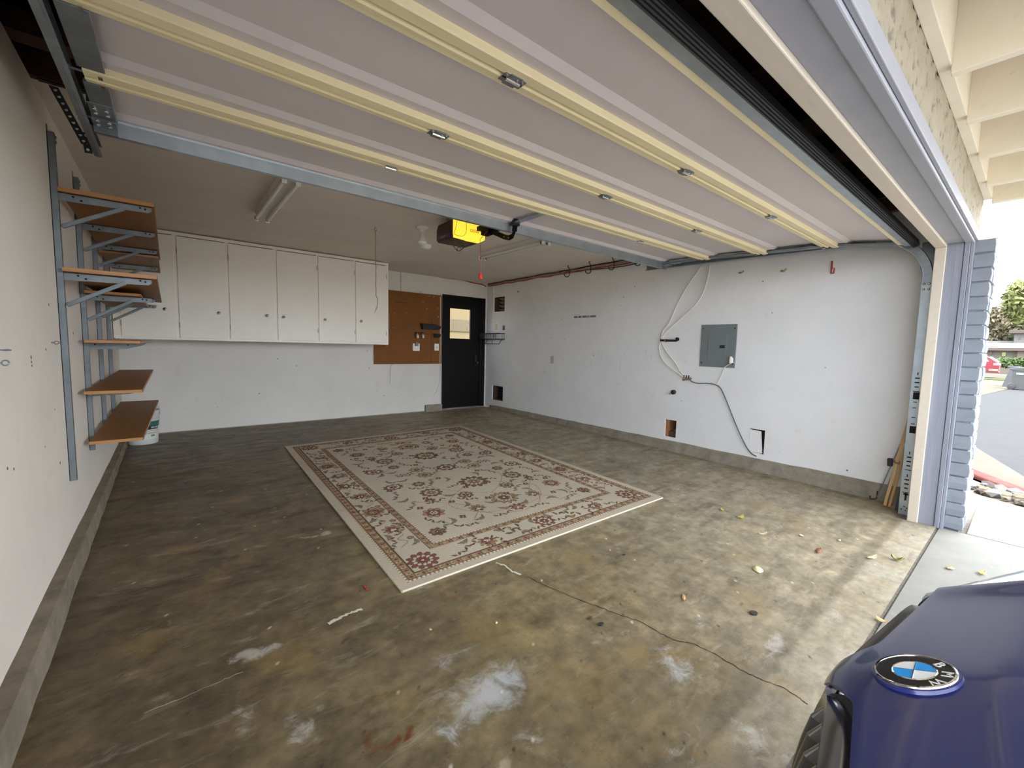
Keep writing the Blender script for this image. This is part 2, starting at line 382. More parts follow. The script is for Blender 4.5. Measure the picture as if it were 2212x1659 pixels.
def floor_nodes(m):
    t = m.node_tree; L = t.links.new; bs = t.nodes['Principled BSDF']; old = bs.inputs['Base Color'].links[0].from_socket
    co = t.nodes.new('ShaderNodeTexCoord'); at_ = t.nodes.new('ShaderNodeAttribute'); at_.attribute_name = 'stain'; sp = t.nodes.new('ShaderNodeSeparateColor'); L(at_.outputs['Color'], sp.inputs[0])
    def noise(scale, detail, rough, stretch=(1, 1, 1), dist=0.0):
        mp = t.nodes.new('ShaderNodeMapping'); mp.inputs['Scale'].default_value = stretch; L(co.outputs['Object'], mp.inputs['Vector'])
        n = t.nodes.new('ShaderNodeTexNoise'); n.inputs['Scale'].default_value = scale; n.inputs['Detail'].default_value = detail; n.inputs['Roughness'].default_value = rough; n.inputs['Distortion'].default_value = dist; L(mp.outputs[0], n.inputs['Vector']); return n.outputs['Fac']
    def math_(op, x, y):
        n = t.nodes.new('ShaderNodeMath'); n.operation = op
        for i, v in enumerate((x, y)):
            if isinstance(v, (int, float)): n.inputs[i].default_value = v
            else: L(v, n.inputs[i])
        return n.outputs[0]
    def step(v, lo, hi, to=1.0):
        n = t.nodes.new('ShaderNodeMapRange'); n.interpolation_type = 'SMOOTHSTEP'; n.inputs['From Min'].default_value = lo; n.inputs['From Max'].default_value = hi; n.inputs['To Max'].default_value = to; L(v, n.inputs['Value']); return n.outputs[0]
    def mix(fac, A, col, mode='MIX'):
        n = t.nodes.new('ShaderNodeMix'); n.data_type = 'RGBA'; n.blend_type = mode; L(fac, n.inputs['Factor']); L(A, n.inputs['A']); n.inputs['B'].default_value = (*col, 1); return n.outputs['Result']
    cur = old
    st_ = noise(5.5, 9, .68, (.55, 1.5, 1), .4); cur = mix(step(st_, .50, .72, .62), cur, (.44, .42, .40), 'MULTIPLY')
    st2 = noise(17, 8, .72, (.6, 1.4, 1), .3); cur = mix(step(st2, .54, .70, .55), cur, (.50, .47, .43), 'MULTIPLY')
    st3 = noise(8, 9, .7, (.5, 1.6, 1), .5); cur = mix(step(st3, .55, .74, .42), cur, (.52, .46, .36))
    oc = noise(3.1, 7, .6); cur = mix(step(oc, .54, .70, .42), cur, (.30, .20, .075))
    nz = noise(13, 12, .74, (1, 1, 1), .6)
    d0 = math_('ADD', math_('MULTIPLY', sp.outputs[0], .72), math_('MULTIPLY', nz, 1.1)); cur = mix(step(d0, .80, 1.06, .46), cur, (.60, .575, .53))
    d1 = math_('ADD', math_('MULTIPLY', sp.outputs[1], .72), math_('MULTIPLY', nz, 1.1)); cur = mix(step(d1, .74, 1.14, .58), cur, (.60, .63, .67))
    pit = noise(95, 3, .6); cur = mix(step(pit, .66, .74, .55), cur, (.12, .10, .08), 'MULTIPLY')
    L(cur, bs.inputs['Base Color'])
    rg = t.nodes.new('ShaderNodeMapRange'); rg.inputs['From Min'].default_value = .3; rg.inputs['From Max'].default_value = .7; rg.inputs['To Min'].default_value = .36; rg.inputs['To Max'].default_value = .62; L(st_, rg.inputs['Value']); L(rg.outputs[0], bs.inputs['Roughness'])
floor_nodes(fm)
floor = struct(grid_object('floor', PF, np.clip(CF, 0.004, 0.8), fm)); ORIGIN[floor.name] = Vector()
sa = floor.data.color_attributes.new('stain', 'FLOAT_COLOR', 'POINT'); s4 = np.ones((DF.shape[0] * DF.shape[1], 4), np.float32); s4[:, :3] = DF.reshape(-1, 3); sa.data.foreach_set('color', s4.ravel())
fb = MB(); fb.box(XL - .1, XR + .1, Y0, YB + .1, -.5, -.115); fb.build('slab_base', M['conc'], floor)
def ribbon(pts, wd, lift, name, material, parent, seed=0):
    r = random.Random(seed); b = MB(); P = []
    for i in range(len(pts) - 1):
        for k in range(6): P.append(Vector(pts[i]).lerp(Vector(pts[i + 1]), k / 6) + Vector((r.uniform(-1, 1), r.uniform(-1, 1), 0)) * .004)
    P.append(Vector(pts[-1])); V = []
    for i, p in enumerate(P):
        d = (P[min(i + 1, len(P) - 1)] - P[max(i - 1, 0)]); d.z = 0; d.normalize(); n = Vector((-d.y, d.x, 0)); q = wd * r.uniform(.5, 1.3) * .5
        V += [p + n * q + Vector((0, 0, lift)), p - n * q + Vector((0, 0, lift))]
    b.add(V, [(2 * i, 2 * i + 1, 2 * i + 3, 2 * i + 2) for i in range(len(P) - 1)])
    return b.build(name, material, parent)
crack = mat('crack shadow line', (0.03, 0.024, 0.018), 0.95)
ribbon([fpt(*q) for q in ((1140, 1246), (1170, 1262), (1230, 1287), (1290, 1310), (1340, 1330), (1380, 1341), (1430, 1370), (1455, 1383), (1500, 1392), (1545, 1413), (1600, 1447), (1650, 1470), (1690, 1484), (1720, 1503), (1745, 1522))], .0042, .0012, 'crack', crack, floor, 1)
ribbon([fpt(*q) for q in ((215, 1285), (300, 1272), (345, 1268), (390, 1252), (425, 1240))], .003, .0012, 'crack', crack, floor, 2)
ribbon([fpt(*q) for q in ((1072, 1216), (1090, 1222), (1106, 1235), (1125, 1242))], .012, .0016, 'crack_filler', mat('crack filler', (.6, .56, .45), .8), floor, 3)
ribbon([fpt(*q) for q in ((710, 1347), (735, 1335), (755, 1325), (782, 1316))], .018, .0016, 'crack_filler', mat('crack filler', (.6, .56, .45), .8), floor, 4)
ribbon([fpt(*q) for q in ((310, 1543), (400, 1505), (480, 1470), (525, 1452))], .0035, .0012, 'scratch', mat('scratch', (.42, .37, .28), .9), floor, 5)

def wall_with_holes(name, axis, face, back, a0, a1, z0, z1, holes, material):
    """a wall of boxes round its openings; axis 0: plane x = face, runs along y; axis 1: plane y = face, runs along x"""
    A = sorted({a0, a1, *[h[0] for h in holes], *[h[1] for h in holes]}); Z = sorted({z0, z1, *[h[2] for h in holes], *[h[3] for h in holes]})
    solid = {}
    for i in range(len(A) - 1):
        for j in range(len(Z) - 1):
            ca, cz = (A[i] + A[i + 1]) / 2, (Z[j] + Z[j + 1]) / 2
            solid[i, j] = not any(h[0] < ca < h[1] and h[2] < cz < h[3] for h in holes)
    b = MB(); P = lambda d, a, z: (d, a, z) if axis == 0 else (a, d, z)
    for (i, j), s_ in solid.items():
        if not s_: continue
        a, c, e, g = A[i], A[i + 1], Z[j], Z[j + 1]
        b.quad(P(face, a, e), P(face, c, e), P(face, c, g), P(face, a, g)); b.quad(P(back, a, e), P(back, c, e), P(back, c, g), P(back, a, g))
        for di, dj, q in ((-1, 0, ((a, e), (a, g))), (1, 0, ((c, e), (c, g))), (0, -1, ((a, e), (c, e))), (0, 1, ((a, g), (c, g)))):
            if not solid.get((i + di, j + dj), False):
                (p1, p2), (p3, p4) = q; b.quad(P(face, p1, p2), P(back, p1, p2), P(back, p3, p4), P(face, p3, p4))
    return struct(b.build(name, material))

wl = wall_with_holes('wall_left', 0, XL, XL - .12, .30, YB + .12, .02, H, [], M['walll'])
wr = wall_with_holes('wall_right', 0, XR, XR + .022, .545, YB + .0, .050, H,
    [(6.12, 6.45, 1.80, 2.065), (6.12, 6.45, .165, .435), (2.69, 2.84, .105, .315), (1.712, 1.86, .115, .362)], M['wall'])
wb = wall_with_holes('wall_back', 1, YB, YB + .12, XL, XR + .12, .0, H, [(3.765, 4.70, -.01, 2.06)], M['wallb'])
# outer skin of the right wall, studs seen through its openings
sk = MB(); sk.box(XR + .16, XR + .18, .40, YB + .2, -.3, 2.9); sk.build('outer_sheathing', M['wood'], wr)
ORIGIN[wr.name] = Vector()
for y in (2.80, 2.42, 1.90, 1.62, 6.46, 6.10):
    q = MB(); q.box(XR + .024, XR + .155, y, y + .038, -.05, H); q.build('stud', mat('old stud lumber', (.33, .15, .06), .8, var=.25, vscale=6, stretch=(8, 8, .6)), wr)
q = MB(); q.box(XR + .024, XR + .155, 2.69, 2.80, -.05, .17); q.build('sill_plate', M['wood'], wr)

ceil = MB(); ceil.box(XL - .12, XR + .12, 3.03, YB + .12, H, H + .02); ceil = struct(ceil.build('ceiling', M['ceil']))
# dark open framing above the door
at_r = struct_root('trim_1', (2, 1.8, 2.4), 'dark open roof framing above the raised door')
q = MB(); q.box(XL - .14, XR + .16, .40, YB + .14, 2.86, 2.9); q.build('roof_deck', M['wood'], at_r)
q = MB(); q.box(XL - .14, XL - .10, .36, YB + .1, 2.3, 2.88); q.build('gable_board', M['wood'], at_r)
q = MB(); q.box(XL - .14, XR + .2, YB + .12, YB + .14, 2.3, 2.88); q.build('gable_board', M['wood'], at_r)
q = MB(); q.box(XR + .0, XR + .16, .42, YB + .1, 2.36, 2.88); q.build('gable_board', M['wood'], at_r)
for i in range(9):
    x = -.30 + i * .61
    q = MB(); q.box(x, x + .038, .50, 3.6, 2.44, 2.58); q.build('joist', mat('attic lumber', (.085, .034, .02), .85, var=.3, vscale=5, stretch=(8, .6, 8)), at_r)
q = MB(); q.box(XL - .1, .4, 2.62, 2.72, 2.345, 2.43); q.build('blocking', mat('attic lumber', (.085, .034, .02), .85), at_r)
q = MB(); q.box(XL - .12, XR + .1, 2.99, 3.03, H - .0, 2.5); q.build('ceiling_edge_joist', M['wood'], at_r)

# concrete stem curbs
def curb(name, xa, xb, ya, yb, ztop, seed, wob=.006):
    r = random.Random(seed); n = int(abs(yb - ya) / .16); V = []; Fs = []
    for i in range(n + 1):
        y = ya + (yb - ya) * i / n; d = r.uniform(-wob, wob); e = r.uniform(-wob, wob) * .7; zt = ztop + r.uniform(-1, 1) * .004
        s_ = 1 if xb > xa else -1
        V += [(xa, y, fz(y) - .03), (xb + d * 1.2, y, fz(y) - .03), (xb + d * .8, y, fz(y) + .022 + e), (xb + d * .5 - .004 * s_, y, zt - .006), (xb - .012 * s_, y, zt), (xa, y, zt)]
    for i in range(n):
        for k in range(6): Fs.append((i * 6 + k, i * 6 + (k + 1) % 6, (i + 1) * 6 + (k + 1) % 6, (i + 1) * 6 + k))
    Fs += [tuple(range(6)), tuple(n * 6 + k for k in range(6))]
    b = MB(); b.add(V, Fs); return struct(b.build(name, M['conc' if xb < xa else 'concl']))
curb('baseboard_right', XR + .15, XR - .014, .50, 6.42, .062, 1)
curb('baseboard_left', XL - .1, XL + .062, .42, 6.60, .046, 2, .004)
r_ = MB(); r_.box(3.44, 3.765, YB - .05, YB + .1, -.02, .115); struct(r_.build('baseboard_back', M['conc'], bevel=.008))
r_ = MB(); r_.box(XL + .10, 3.44, YB - .004, YB + .1, -.03, .012); struct(r_.build('trim_2', M['conc'], label='sill line of concrete under the back wall'))

# ------------------------------------------------------------------ front: stubs, jambs, header, pillar, porch
JX = 4.37; JL = -.20; HZ = 1.96
q = MB(); q.box(JX + .03, 4.70, .376, .54, -.2, 2.88); fs_ = struct(q.build('wall_front', M['wood'])); ORIGIN[fs_.name] = Vector()
q = MB(); q.box(XL - .14, JL - .03, .365, .54, -.2, 2.88); q.build('left_stub', M['wood'], fs_)
q = MB(); q.box(JL - .03, JX + .03, .365, .50, 2.0, 2.88); q.build('header_beam', M['wood'], fs_)
# grey jambs and head: each board its own piece
fr = struct_root('door_2', (2.1, .42, fz(.4)), 'blue grey frame round the wide garage opening')
def board(name, x0, x1, y0, y1, z0, z1, m_, bev=.003):
    b = MB(); b.box(x0, x1, y0, y1, z0, z1); return b.build(name, m_, fr, bevel=bev)
for s_, jx in ((1, JX), (-1, JL)):
    board('jamb_board', jx, jx + s_ * .03, .402, .535, fz(.45) - .005, HZ + .03, M['greyw'])
    board('brick_mould', jx - s_ * .006, jx + s_ * .03, .372, .400, fz(.4) - .005, HZ, M['greyw'])
    board('casing_strip', jx - s_ * .001, jx + s_ * .04, .352, .371, fz(.4) - .005, HZ + .05, M['greyw'])
    board('stop_board', jx - s_ * .022, jx, .487, .547, fz(.5) - .003, HZ - .023, M['cream'], .004)
board('head_jamb', JL, JX, .402, .535, HZ, HZ + .035, M['greyp'])
board('head_mould', JL - .02, JX + .006, .354, .400, HZ - .011, HZ + .03, M['greyp'], .005)
board('head_casing', JL - .06, JX + .05, .338, .353, HZ + .002, HZ + .062, M['greyp'])
board('head_stop', JL, JX, .487, .549, HZ - .023, HZ, M['cream'], .004)
# stucco over the opening
sy = .342; n1_, n2_ = 150, 14
xs = np.linspace(-1.8, 4.44, 900); zs = np.linspace(HZ + .058, 2.31, 40)
XX_, ZZ_ = np.meshgrid(xs, zs); rel = fbm(40, 900, 6, 401, 4); rel2 = smooth(.58, .70, fbm(40, 900, 4, 402, 3)) * .8
YY_ = sy + .001 - rel * .0055 + rel2 * .005
st_ = struct(grid_object('wall_front_stucco', np.stack([XX_, YY_, ZZ_], -1), np.ones((40, 900, 3)) * np.array([.34, .30, .225]) * (1 - .55 * rel2[..., None] * smooth(.48, .56, fbm(40, 900, 3, 44))[..., None]), mat('rough stucco', (.66, .60, .46), .9, var=.10, vscale=14, bump=.9, bscale=34, attr='paint', dirt=(.05, .042, .03), dirt_scale=38, dirt_amt=.6)))
ORIGIN[st_.name] = Vector()
q = MB(); q.box(-1.8, 4.44, sy + .010, .37, HZ + .055, 2.88); q.build('stucco_backing', M['stucco'], st_)
q = MB(); q.box(-1.8, JL - .06, .345, .37, -.3, HZ + .06); q.build('stucco_left', M['stucco'], st_)
# porch roof: ledger, rafters, boards
po = struct_root('ceiling_porch', (2, -.6, 2.4), 'tan porch roof over the driveway')
q = MB(); q.box(-1.8, 4.46, .30, .341, 2.245, 2.52); q.build('ledger', M['porch'], po, bevel=.003)
for i, x in enumerate((4.44, 3.98, 3.41, 2.86, 2.33, 1.775, 1.22, .66, .10, -.46, -1.02)):
    q = MB(); q.box(x - .0, x + .042, -1.35, .302, 2.215, 2.475); q.build('rafter', M['porch'], po, bevel=.004)
for i in range(7):
    q = MB(); q.box(-1.8, 4.52, -1.38 + i * .247, -1.38 + i * .247 + .245, 2.476, 2.50); q.build('roof_board', M['porch'], po, bevel=.002)
q = MB(); q.box(-1.8, 4.52, -1.40, -1.36, 2.19, 2.50); q.build('fascia_board', M['porch'], po)
# painted brick pillar: every brick a piece
pi = thing('brick_pillar', 'blue grey painted brick pillar at the right of the garage opening', 'pillar', (4.5, .31, fz(.3)))
q = MB(); q.box(4.407, 4.76, .276, .353, fz(.3) - .02, HZ - .01); q.build('mortar_core', M['mortar'], pi)
rb = random.Random(4); ch = .0985
for k in range(21):
    z = fz(.3) + .004 + k * ch
    for j, (xa, xb) in enumerate(((4.396, 4.592), (4.600, 4.78)) if k % 2 else ((4.396, 4.500), (4.508, 4.78))):
        b = MB(); dx, dy = rb.uniform(-.004, .004), rb.uniform(-.006, .004)
        V = []
        for zz in (z + .004, z + ch * .5, z + ch - .005):
            bul = .004 if abs(zz - z - ch * .5) < 1e-6 else 0
            for (x, y) in ((xa + dx - bul, .262 + dy - bul), ((xa + xb) / 2, .262 + dy - bul), (xb, .264 + dy - bul), (xb, .354), (xa + dx - bul, .354)):
                V.append((x + rb.uniform(-.003, .003), y + rb.uniform(-.003, .002), zz + rb.uniform(-.003, .003)))
        Fs = [(0, 1, 2, 3, 4), (10, 11, 12, 13, 14)] + [(a * 5 + i, a * 5 + (i + 1) % 5, a * 5 + 5 + (i + 1) % 5, a * 5 + 5 + i) for a in (0, 1) for i in range(5)]
        b.add(V, Fs); b.build('brick', M['brick'], pi, bevel=.004, segs=2)
# ================================================================== garage door, raised
gd = thing('garage_door', 'raised mauve grey sectional garage door with cream rails, overhead in its tracks', 'garage door', (2.12, 1.8, 2.0))
DX0, DX1 = -.21, 4.45
JY = [(.735, 1.998), (1.213, 2.066), (1.760, 2.090), (2.313, 2.119), (2.870, 2.134)]
def dpt(k, t, h, x):
    """section k: t metres rearward from its front edge, h above the rail bottoms"""
    (ya, za), (yb, zb) = JY[k], JY[k + 1]; L = math.hypot(yb - ya, zb - za); dy, dz = (yb - ya) / L, (zb - za) / L
    return (x, ya + dy * t - dz * h, za + dz * t + dy * h)
def dprism(mb, k, prof, x0, x1):
    mb.extrude([dpt(k, t, h, x0) for t, h in prof], (x1 - x0, 0, 0)); return mb
for k in range(4):
    L = math.hypot(JY[k + 1][0] - JY[k][0], JY[k + 1][1] - JY[k][1]); f = .032 if k == 0 else .060; rr = L - .066
    prof = [(.003, .030), (f + .030, .030), (f + .034, .044), (rr - .085, .044), (rr - .055, .024), (L - .003, .024), (L - .003, .056), (.003, .056)]
    dprism(MB(), k, prof, DX0, DX1).build('section_panel', M['panel'], gd)
    fr_ = [(.003, .0), (.010, -.004), (f * .45, -.001), (f * .55, .007), (f, .007), (f, .030), (.003, .030)] if k else [(.0, .004), (f, .004), (f, .030), (.0, .030)]
    dprism(MB(), k, fr_, DX0, DX1 - .02).build('section_rail', M['rail'], gd)
    dprism(MB(), k, [(rr, .003), (rr + .004, -.002), (L - .014, -.002), (L - .008, .006), (L - .003, .006), (L - .003, .026), (rr, .026)], DX0, DX1 - .01).build('section_rail', M['rail'], gd)
    for x0 in (DX0 - .012, DX1 - .062):
        mb = MB(); dprism(mb, k, [(f + .002, .002), (rr - .002, .002), (rr - .002, .018), (f + .002, .018)], x0, x0 + .074)
        es = mb.build('end_stile', M['galvd'], gd, bevel=.002)
        mb = MB()
        for t in (f - .03, rr + .018):
            mb.box(0, 0, 0, 0, 0, 0)
            p = dpt(k, t, -.004, x0 + .058); mb.extrude([dpt(k, t, -.006, x0 + .052), dpt(k, t + .03, -.006, x0 + .052), dpt(k, t + .03, -.002, x0 + .052), dpt(k, t, -.002, x0 + .052)], (.012, 0, 0))
        mb.build('hinge_tab', M['bright'], es)
mb = MB(); mb.box(DX0, DX1, .684, .733, 1.994, 2.030); mb.build('bottom_retainer', M['galv'], gd, bevel=.003)
mb = MB(); mb.box(DX0, DX1, .688, .700, 1.988, 1.996); mb.build('retainer_lip', M['galv'], gd)
mb = MB()
mb.extrude([(DX0, .646, 1.995), (DX0, .682, 1.982), (DX0, .686, 2.028), (DX0, .652, 2.032)], (DX1 - DX0, 0, 0))
for i in range(4): mb.extrude([(DX0, .648 + i * .009, 1.988 - i * .0032), (DX0, .652 + i * .009, 1.986 - i * .0032), (DX0, .652 + i * .009, 1.996 - i * .0032), (DX0, .648 + i * .009, 1.998 - i * .0032)], (DX1 - DX0, 0, 0))
mb.build('bottom_seal', M['rubber'], gd)
# strut along the top edge
mb = MB()
sec = [(2.772, 2.168), (2.752, 2.168), (2.752, 2.165), (2.774, 2.165), (2.782, 2.086), (2.812, 2.086), (2.818, 2.150), (2.840, 2.150), (2.840, 2.154), (2.815, 2.154), (2.808, 2.090), (2.786, 2.090)]
mb.extrude([(DX0 - .01, a, b) for a, b in sec], (DX1 - DX0 + .05, 0, 0)); mb.build('strut', M['galv'], gd)
# hinges at the joints
for px, py, k in ((1110, 169, 0), (948, 288, 1), (844, 360, 2), (1482, 370, 0), (1668, 467, 0), (1307, 424, 1), (1510, 497, 1), (1384, 520, 2)):
    j = JY[k + 1]; x = at(px, py, 2, j[1]).x; big = .62 if k == 2 else 1
    mb = MB()
    for s_ in (-1, 1):
        mb.box(x - .045 * big, x + .045 * big, j[0] - .02 * big * (s_ > 0) - .004, j[0] + .02 * big * (s_ < 0) + .004, j[1] - .006, j[1] - .003)
    mb.box(x - .025, x + .025, j[0] - .03 * big, j[0] + .03 * big, j[1] - .008, j[1] - .003)
    h_ = mb.build('hinge', M['galvd'], gd, bevel=.001)
    mb = MB(); mb.cyl((x - .03, j[0], j[1] - .009), (x + .03, j[0], j[1] - .009), .006, 8)
    for dx in (-.032, .012, .034): mb.cyl((x + dx, j[0] - .012, j[1] - .011), (x + dx, j[0] - .012, j[1] - .004), .005, 6)
    mb.build('hinge_pin', M['bright'], h_)
# top corner brackets and rollers
for x0, x1, s_ in ((-.232, -.150, -1), (4.385, 4.462, 1)):
    mb = MB(); mb.box(x0, x1, 2.56, 2.775, 2.124, 2.128); mb.box(x0, x1, 2.70, 2.79, 2.112, 2.124); mb.box(x0 - .0, x1 + .0, 2.775, 2.80, 2.085, 2.125)
    br = mb.build('top_bracket', M['galvd'], gd, bevel=.002); mb = MB()
    for i in range(2):
        for j2 in range(4): mb.lathe([(.0075, 0), (.0075, .005), (.004, .008)], (x0 + .02 + i * .038, 2.60 + j2 * .048, 2.122 - (.012 if j2 > 1 else 0)), (0, 0, -1), 6)
    mb.build('bolt', M['bright'], br, stuff=True)
    mb = MB(); mb.cyl((x0 if s_ < 0 else x1, 2.74, 2.13), ((x0 - .05) if s_ < 0 else (x1 + .04), 2.74, 2.13), .006, 8); mb.cyl(((x0 - .02) if s_ < 0 else x1 + .016, 2.74, 2.13), ((x0 - .045) if s_ < 0 else x1 + .036, 2.74, 2.13), .022, 14)
    mb.build('roller', M['galvd'], gd)
for k in (1, 2, 3):
    for xa, xb in ((DX0 - .055, DX0 + .09), (DX1 - .06, DX1 + .05)):
        p = JY[k]; mb = MB(); mb.cyl((xa, p[0] - .012, p[1] + .012), (xb, p[0] - .012, p[1] + .012), .0055, 8)
        e = xa if xa < 0 else xb - .02
        mb.cyl((e, p[0] - .012, p[1] + .012), (e + .02, p[0] - .012, p[1] + .012), .021, 14); mb.build('roller', M['galvd'], gd)

# ------------------------------------------------------------------ tracks
def track(xw, s_, label, y_end, full=True):
    """xw: x of the web, s_ = +1 web on the far side (right track)"""
    t = thing('garage_track', label, 'track', (xw, .59, fz(.59)))
    yc, zc, R = .928, 1.74, .340
    path = [(.588, fz(.588) + .004), (.588, .7), (.588, 1.74)] + [(yc - R * math.cos(a), zc + R * math.sin(a)) for a in [math.radians(d) for d in range(8, 90, 8)]] + [(.93, 2.081), (2.0, 2.112), (y_end, 2.136)]
    def sweep(pts, prof):
        mb = MB(); V = []; n = len(prof)
        for i, p in enumerate(pts):
            a, b = pts[max(i - 1, 0)], pts[min(i + 1, len(pts) - 1)]; dy, dz = b[0] - a[0], b[1] - a[1]; l = math.hypot(dy, dz); ny, nz = dz / l, -dy / l
            V += [(xw - s_ * px_, p[0] + ny * o, p[1] + nz * o) for px_, o in prof]
        mb.add(V, [(i * n + j, i * n + (j + 1) % n, (i + 1) * n + (j + 1) % n, (i + 1) * n + j) for i in range(len(pts) - 1) for j in range(n)] + [tuple(range(n)), tuple((len(pts) - 1) * n + j for j in range(n))])
        return mb
    prof = [(0, -.027), (.022, -.030), (.031, -.026), (.031, -.021), (.028, -.021), (.026, -.025), (.004, -.023), (.003, .023), (.026, .025), (.028, .021), (.031, .021), (.031, .026), (.022, .030), (0, .027)]
    k = 3 + 11
    sweep(path[:3], prof).build('vertical_rail', M['galv'], t)
    sweep(path[2:k], prof).build('curved_rail', M['galv'], t, smooth=True)
    sweep(path[k - 1:], prof).build('horizontal_rail', M['galvd'], t)
    # slotted wall angle beside the vertical rail, with its punched holes
    xa = xw - s_ * .034
    mb = MB(); mb.box(xa, xa + s_ * .003, .552, .617, fz(.58), 1.70); mb.box(xa, xw + s_ * .05, .550, .553, fz(.58), 1.70)
    an = mb.build('wall_angle', M['galv'], t)
    mb = MB(); e = xa - s_ * .0012
    def slot(y, z, w_, h): mb.box(e, e + s_ * .001, y - w_ / 2, y + w_ / 2, z - h / 2, z + h / 2)
    for z0 in (1.02, .40, .22):
        for i, (w_, h) in enumerate(((.006, .022), (.026, .010), (.026, .010), (.022, .010), (.036, .006))): slot(.585, z0 - i * .034, w_, h)
    for z in (.80, .755, .68, .63): slot(.585, z, .022, .006)
    slot(.582, .85, .036, .055); slot(.582, .585, .036, .055); slot(.582, .05, .012, .06); slot(.582, .07, .03, .012)
    for y, z in ((.60, -.055), (.57, -.04), (.585, -.03), (.575, -.06)): slot(y, z, .008, .008)
    mb.build('slot_hole', M['hole'], an, stuff=True)
    mb = MB()
    for y, z in ((.575, 1.70), (.603, 1.70), (.575, 1.66), (.603, 1.66)): mb.lathe([(.009, 0), (.009, .005), (.005, .008)], (xa, y, z), (-s_, 0, 0), 8)
    mb.build('bolt', M['bright'], an, stuff=True)
    # flag bracket at the top of the curve
    mb = MB(); mb.box(xw, xw + s_ * .003, .552, .64, 1.78, 2.02); mb.box(xw - s_ * .03, xw + s_ * .12, .550, .554, 1.70, 2.12)
    mb.build('flag_bracket', M['galvd'], t)
    return t
tr_r = track(4.512, 1, 'galvanised right hand door track curving down beside the white wall', 3.06)
tr_l = track(-.272, -1, 'galvanised left hand door track ending above the wall shelves', 3.22)
# perforated angle that hangs the left track
def strap(p, q, n, parent):
    mb = MB(); mb.bar(p, q, .030, .003, up=(0, 1, .2)); s_ = mb.build('hanger_angle', M['black'], parent)
    mb = MB(); p, q = Vector(p), Vector(q)
    for i in range(n):
        c = p.lerp(q, (i + .5) / n); d = Vector((0, -1, -.1)).normalized(); mb.lathe([(.0065, 0), (.0065, .0008)], c + d * .0022, d, 8)
    mb.build('punched_hole', mat('hole light', (.80, .78, .73), .7), s_, stuff=True)
strap((-.395, 3.04, 2.36), (-.300, 3.175, 2.145), 10, tr_l)
strap((-.300, 3.17, 2.20), (-.290, 3.185, 2.105), 3, tr_l)
strap((-.235, 2.78, 2.34), (-.245, 2.86, 2.14), 4, tr_l)
mb = MB(); mb.box(-.43, -.25, 3.0, 3.03, 2.335, 2.36); mb.build('hanger_angle', M['black'], tr_l)
strap((4.60, 2.90, 2.34), (4.53, 2.92, 2.13), 9, tr_r)

# ------------------------------------------------------------------ opener
op = thing('garage_door_opener', 'dark red garage door opener with glowing yellow front lens hung from ceiling', 'opener', (2.18, 3.5, 2.11))
ox0, ox1, oz0, oz1 = 2.035, 2.335, 2.128, 2.295
mb = MB(); mb.extrude([(ox0, 3.43, oz0 + .0), (ox0, 3.43, oz1), (ox0, 3.70, oz1), (ox0, 3.73, oz1 - .05), (ox0, 3.73, oz0 + .03), (ox0, 3.70, oz0)], (ox1 - ox0, 0, 0))
mb.build('motor_housing', mat('maroon plastic', (.040, .008, .009), .4), op, bevel=.008)
mb = MB(); mb.extrude([(ox0 + .004, 3.425, oz0 + .006), (ox1 - .03, 3.385, oz0 - .006), (ox1 + .03, 3.385, oz0 + .028), (ox1 + .03, 3.385, oz0 + .075), (ox1 - .035, 3.385, oz0 + .12), (ox1 - .035, 3.385, oz1), (ox0 + .004, 3.40, oz1)], (0, .045, 0))
mb.build('lamp_lens', mat('glowing yellow lens', (.80, .60, .04), .35, emit=(1.0, .70, .05), emit_s=.24), op, bevel=.006)
mb = MB(); mb.box(ox0 - .001, ox0 + .002, 3.50, 3.71, oz0 + .028, oz0 + .055); mb.build('side_label', mat('label grey', (.10, .09, .09), .5), op)
def text(name, s, size, mtx, material, parent, ext=.0006, spacing=1.0):
    cu = bpy.data.curves.new(name, 'FONT'); cu.body = s; cu.size = size; cu.extrude = ext; cu.align_x = 'CENTER'; cu.align_y = 'CENTER'; cu.space_character = spacing
    tmp = bpy.data.objects.new('t', cu); C.objects.link(tmp); dg = bpy.context.evaluated_depsgraph_get(); dg.update()
    me = bpy.data.meshes.new_from_object(tmp.evaluated_get(dg)); bpy.data.objects.remove(tmp); me.name = name
    org = ORIGIN.get(parent.name, Vector()); me.transform(Matrix.Translation(-org) @ mtx); me.materials.clear(); me.materials.append(material)
    o = bpy.data.objects.new(name, me); C.objects.link(o); o.parent = parent; ORIGIN[o.name] = org; return o
def frame_mtx(c, xa, up):
    xa = Vector(xa).normalized(); up = Vector(up); n = xa.cross(up).normalized(); up = n.cross(xa)
    m_ = Matrix((xa, up, n)).transposed().to_4x4(); m_.translation = Vector(c); return m_
text('lettering', 'GENIE', .038, frame_mtx((2.245, 3.3835, 2.213), (1, 0, 0), (0, 0, 1)), mat('orange lens lettering', (.42, .14, .0), .5, emit=(.55, .17, .0), emit_s=.06), op, spacing=1.0)
text('side_lettering', 'Genie', .036, frame_mtx((ox0 - .0025, 3.60, oz0 + .042), (0, -1, 0), (0, 0, 1)), mat('pale lettering', (.35, .32, .31), .5), op)
mb = MB(); mb.box(2.27, 2.315, .60, 3.39, 2.225, 2.262); mb.build('drive_rail', M['blackm'], op)
mb = MB(); mb.box(2.255, 2.33, 3.18, 3.30, 2.165, 2.228); mb.box(2.275, 2.31, 3.05, 3.2, 2.17, 2.20); mb.build('trolley', M['blackm'], op, bevel=.004)
mb = MB(); A_ = [at(1043, 493, 0, 2.29), at(1060, 499, 0, 2.285), at(1090, 512, 0, 2.27), at(1100, 514, 1, 2.82), at(1107, 510, 1, 2.77), at(1111, 500, 1, 2.735), at(1114, 479, 1, 2.73)]
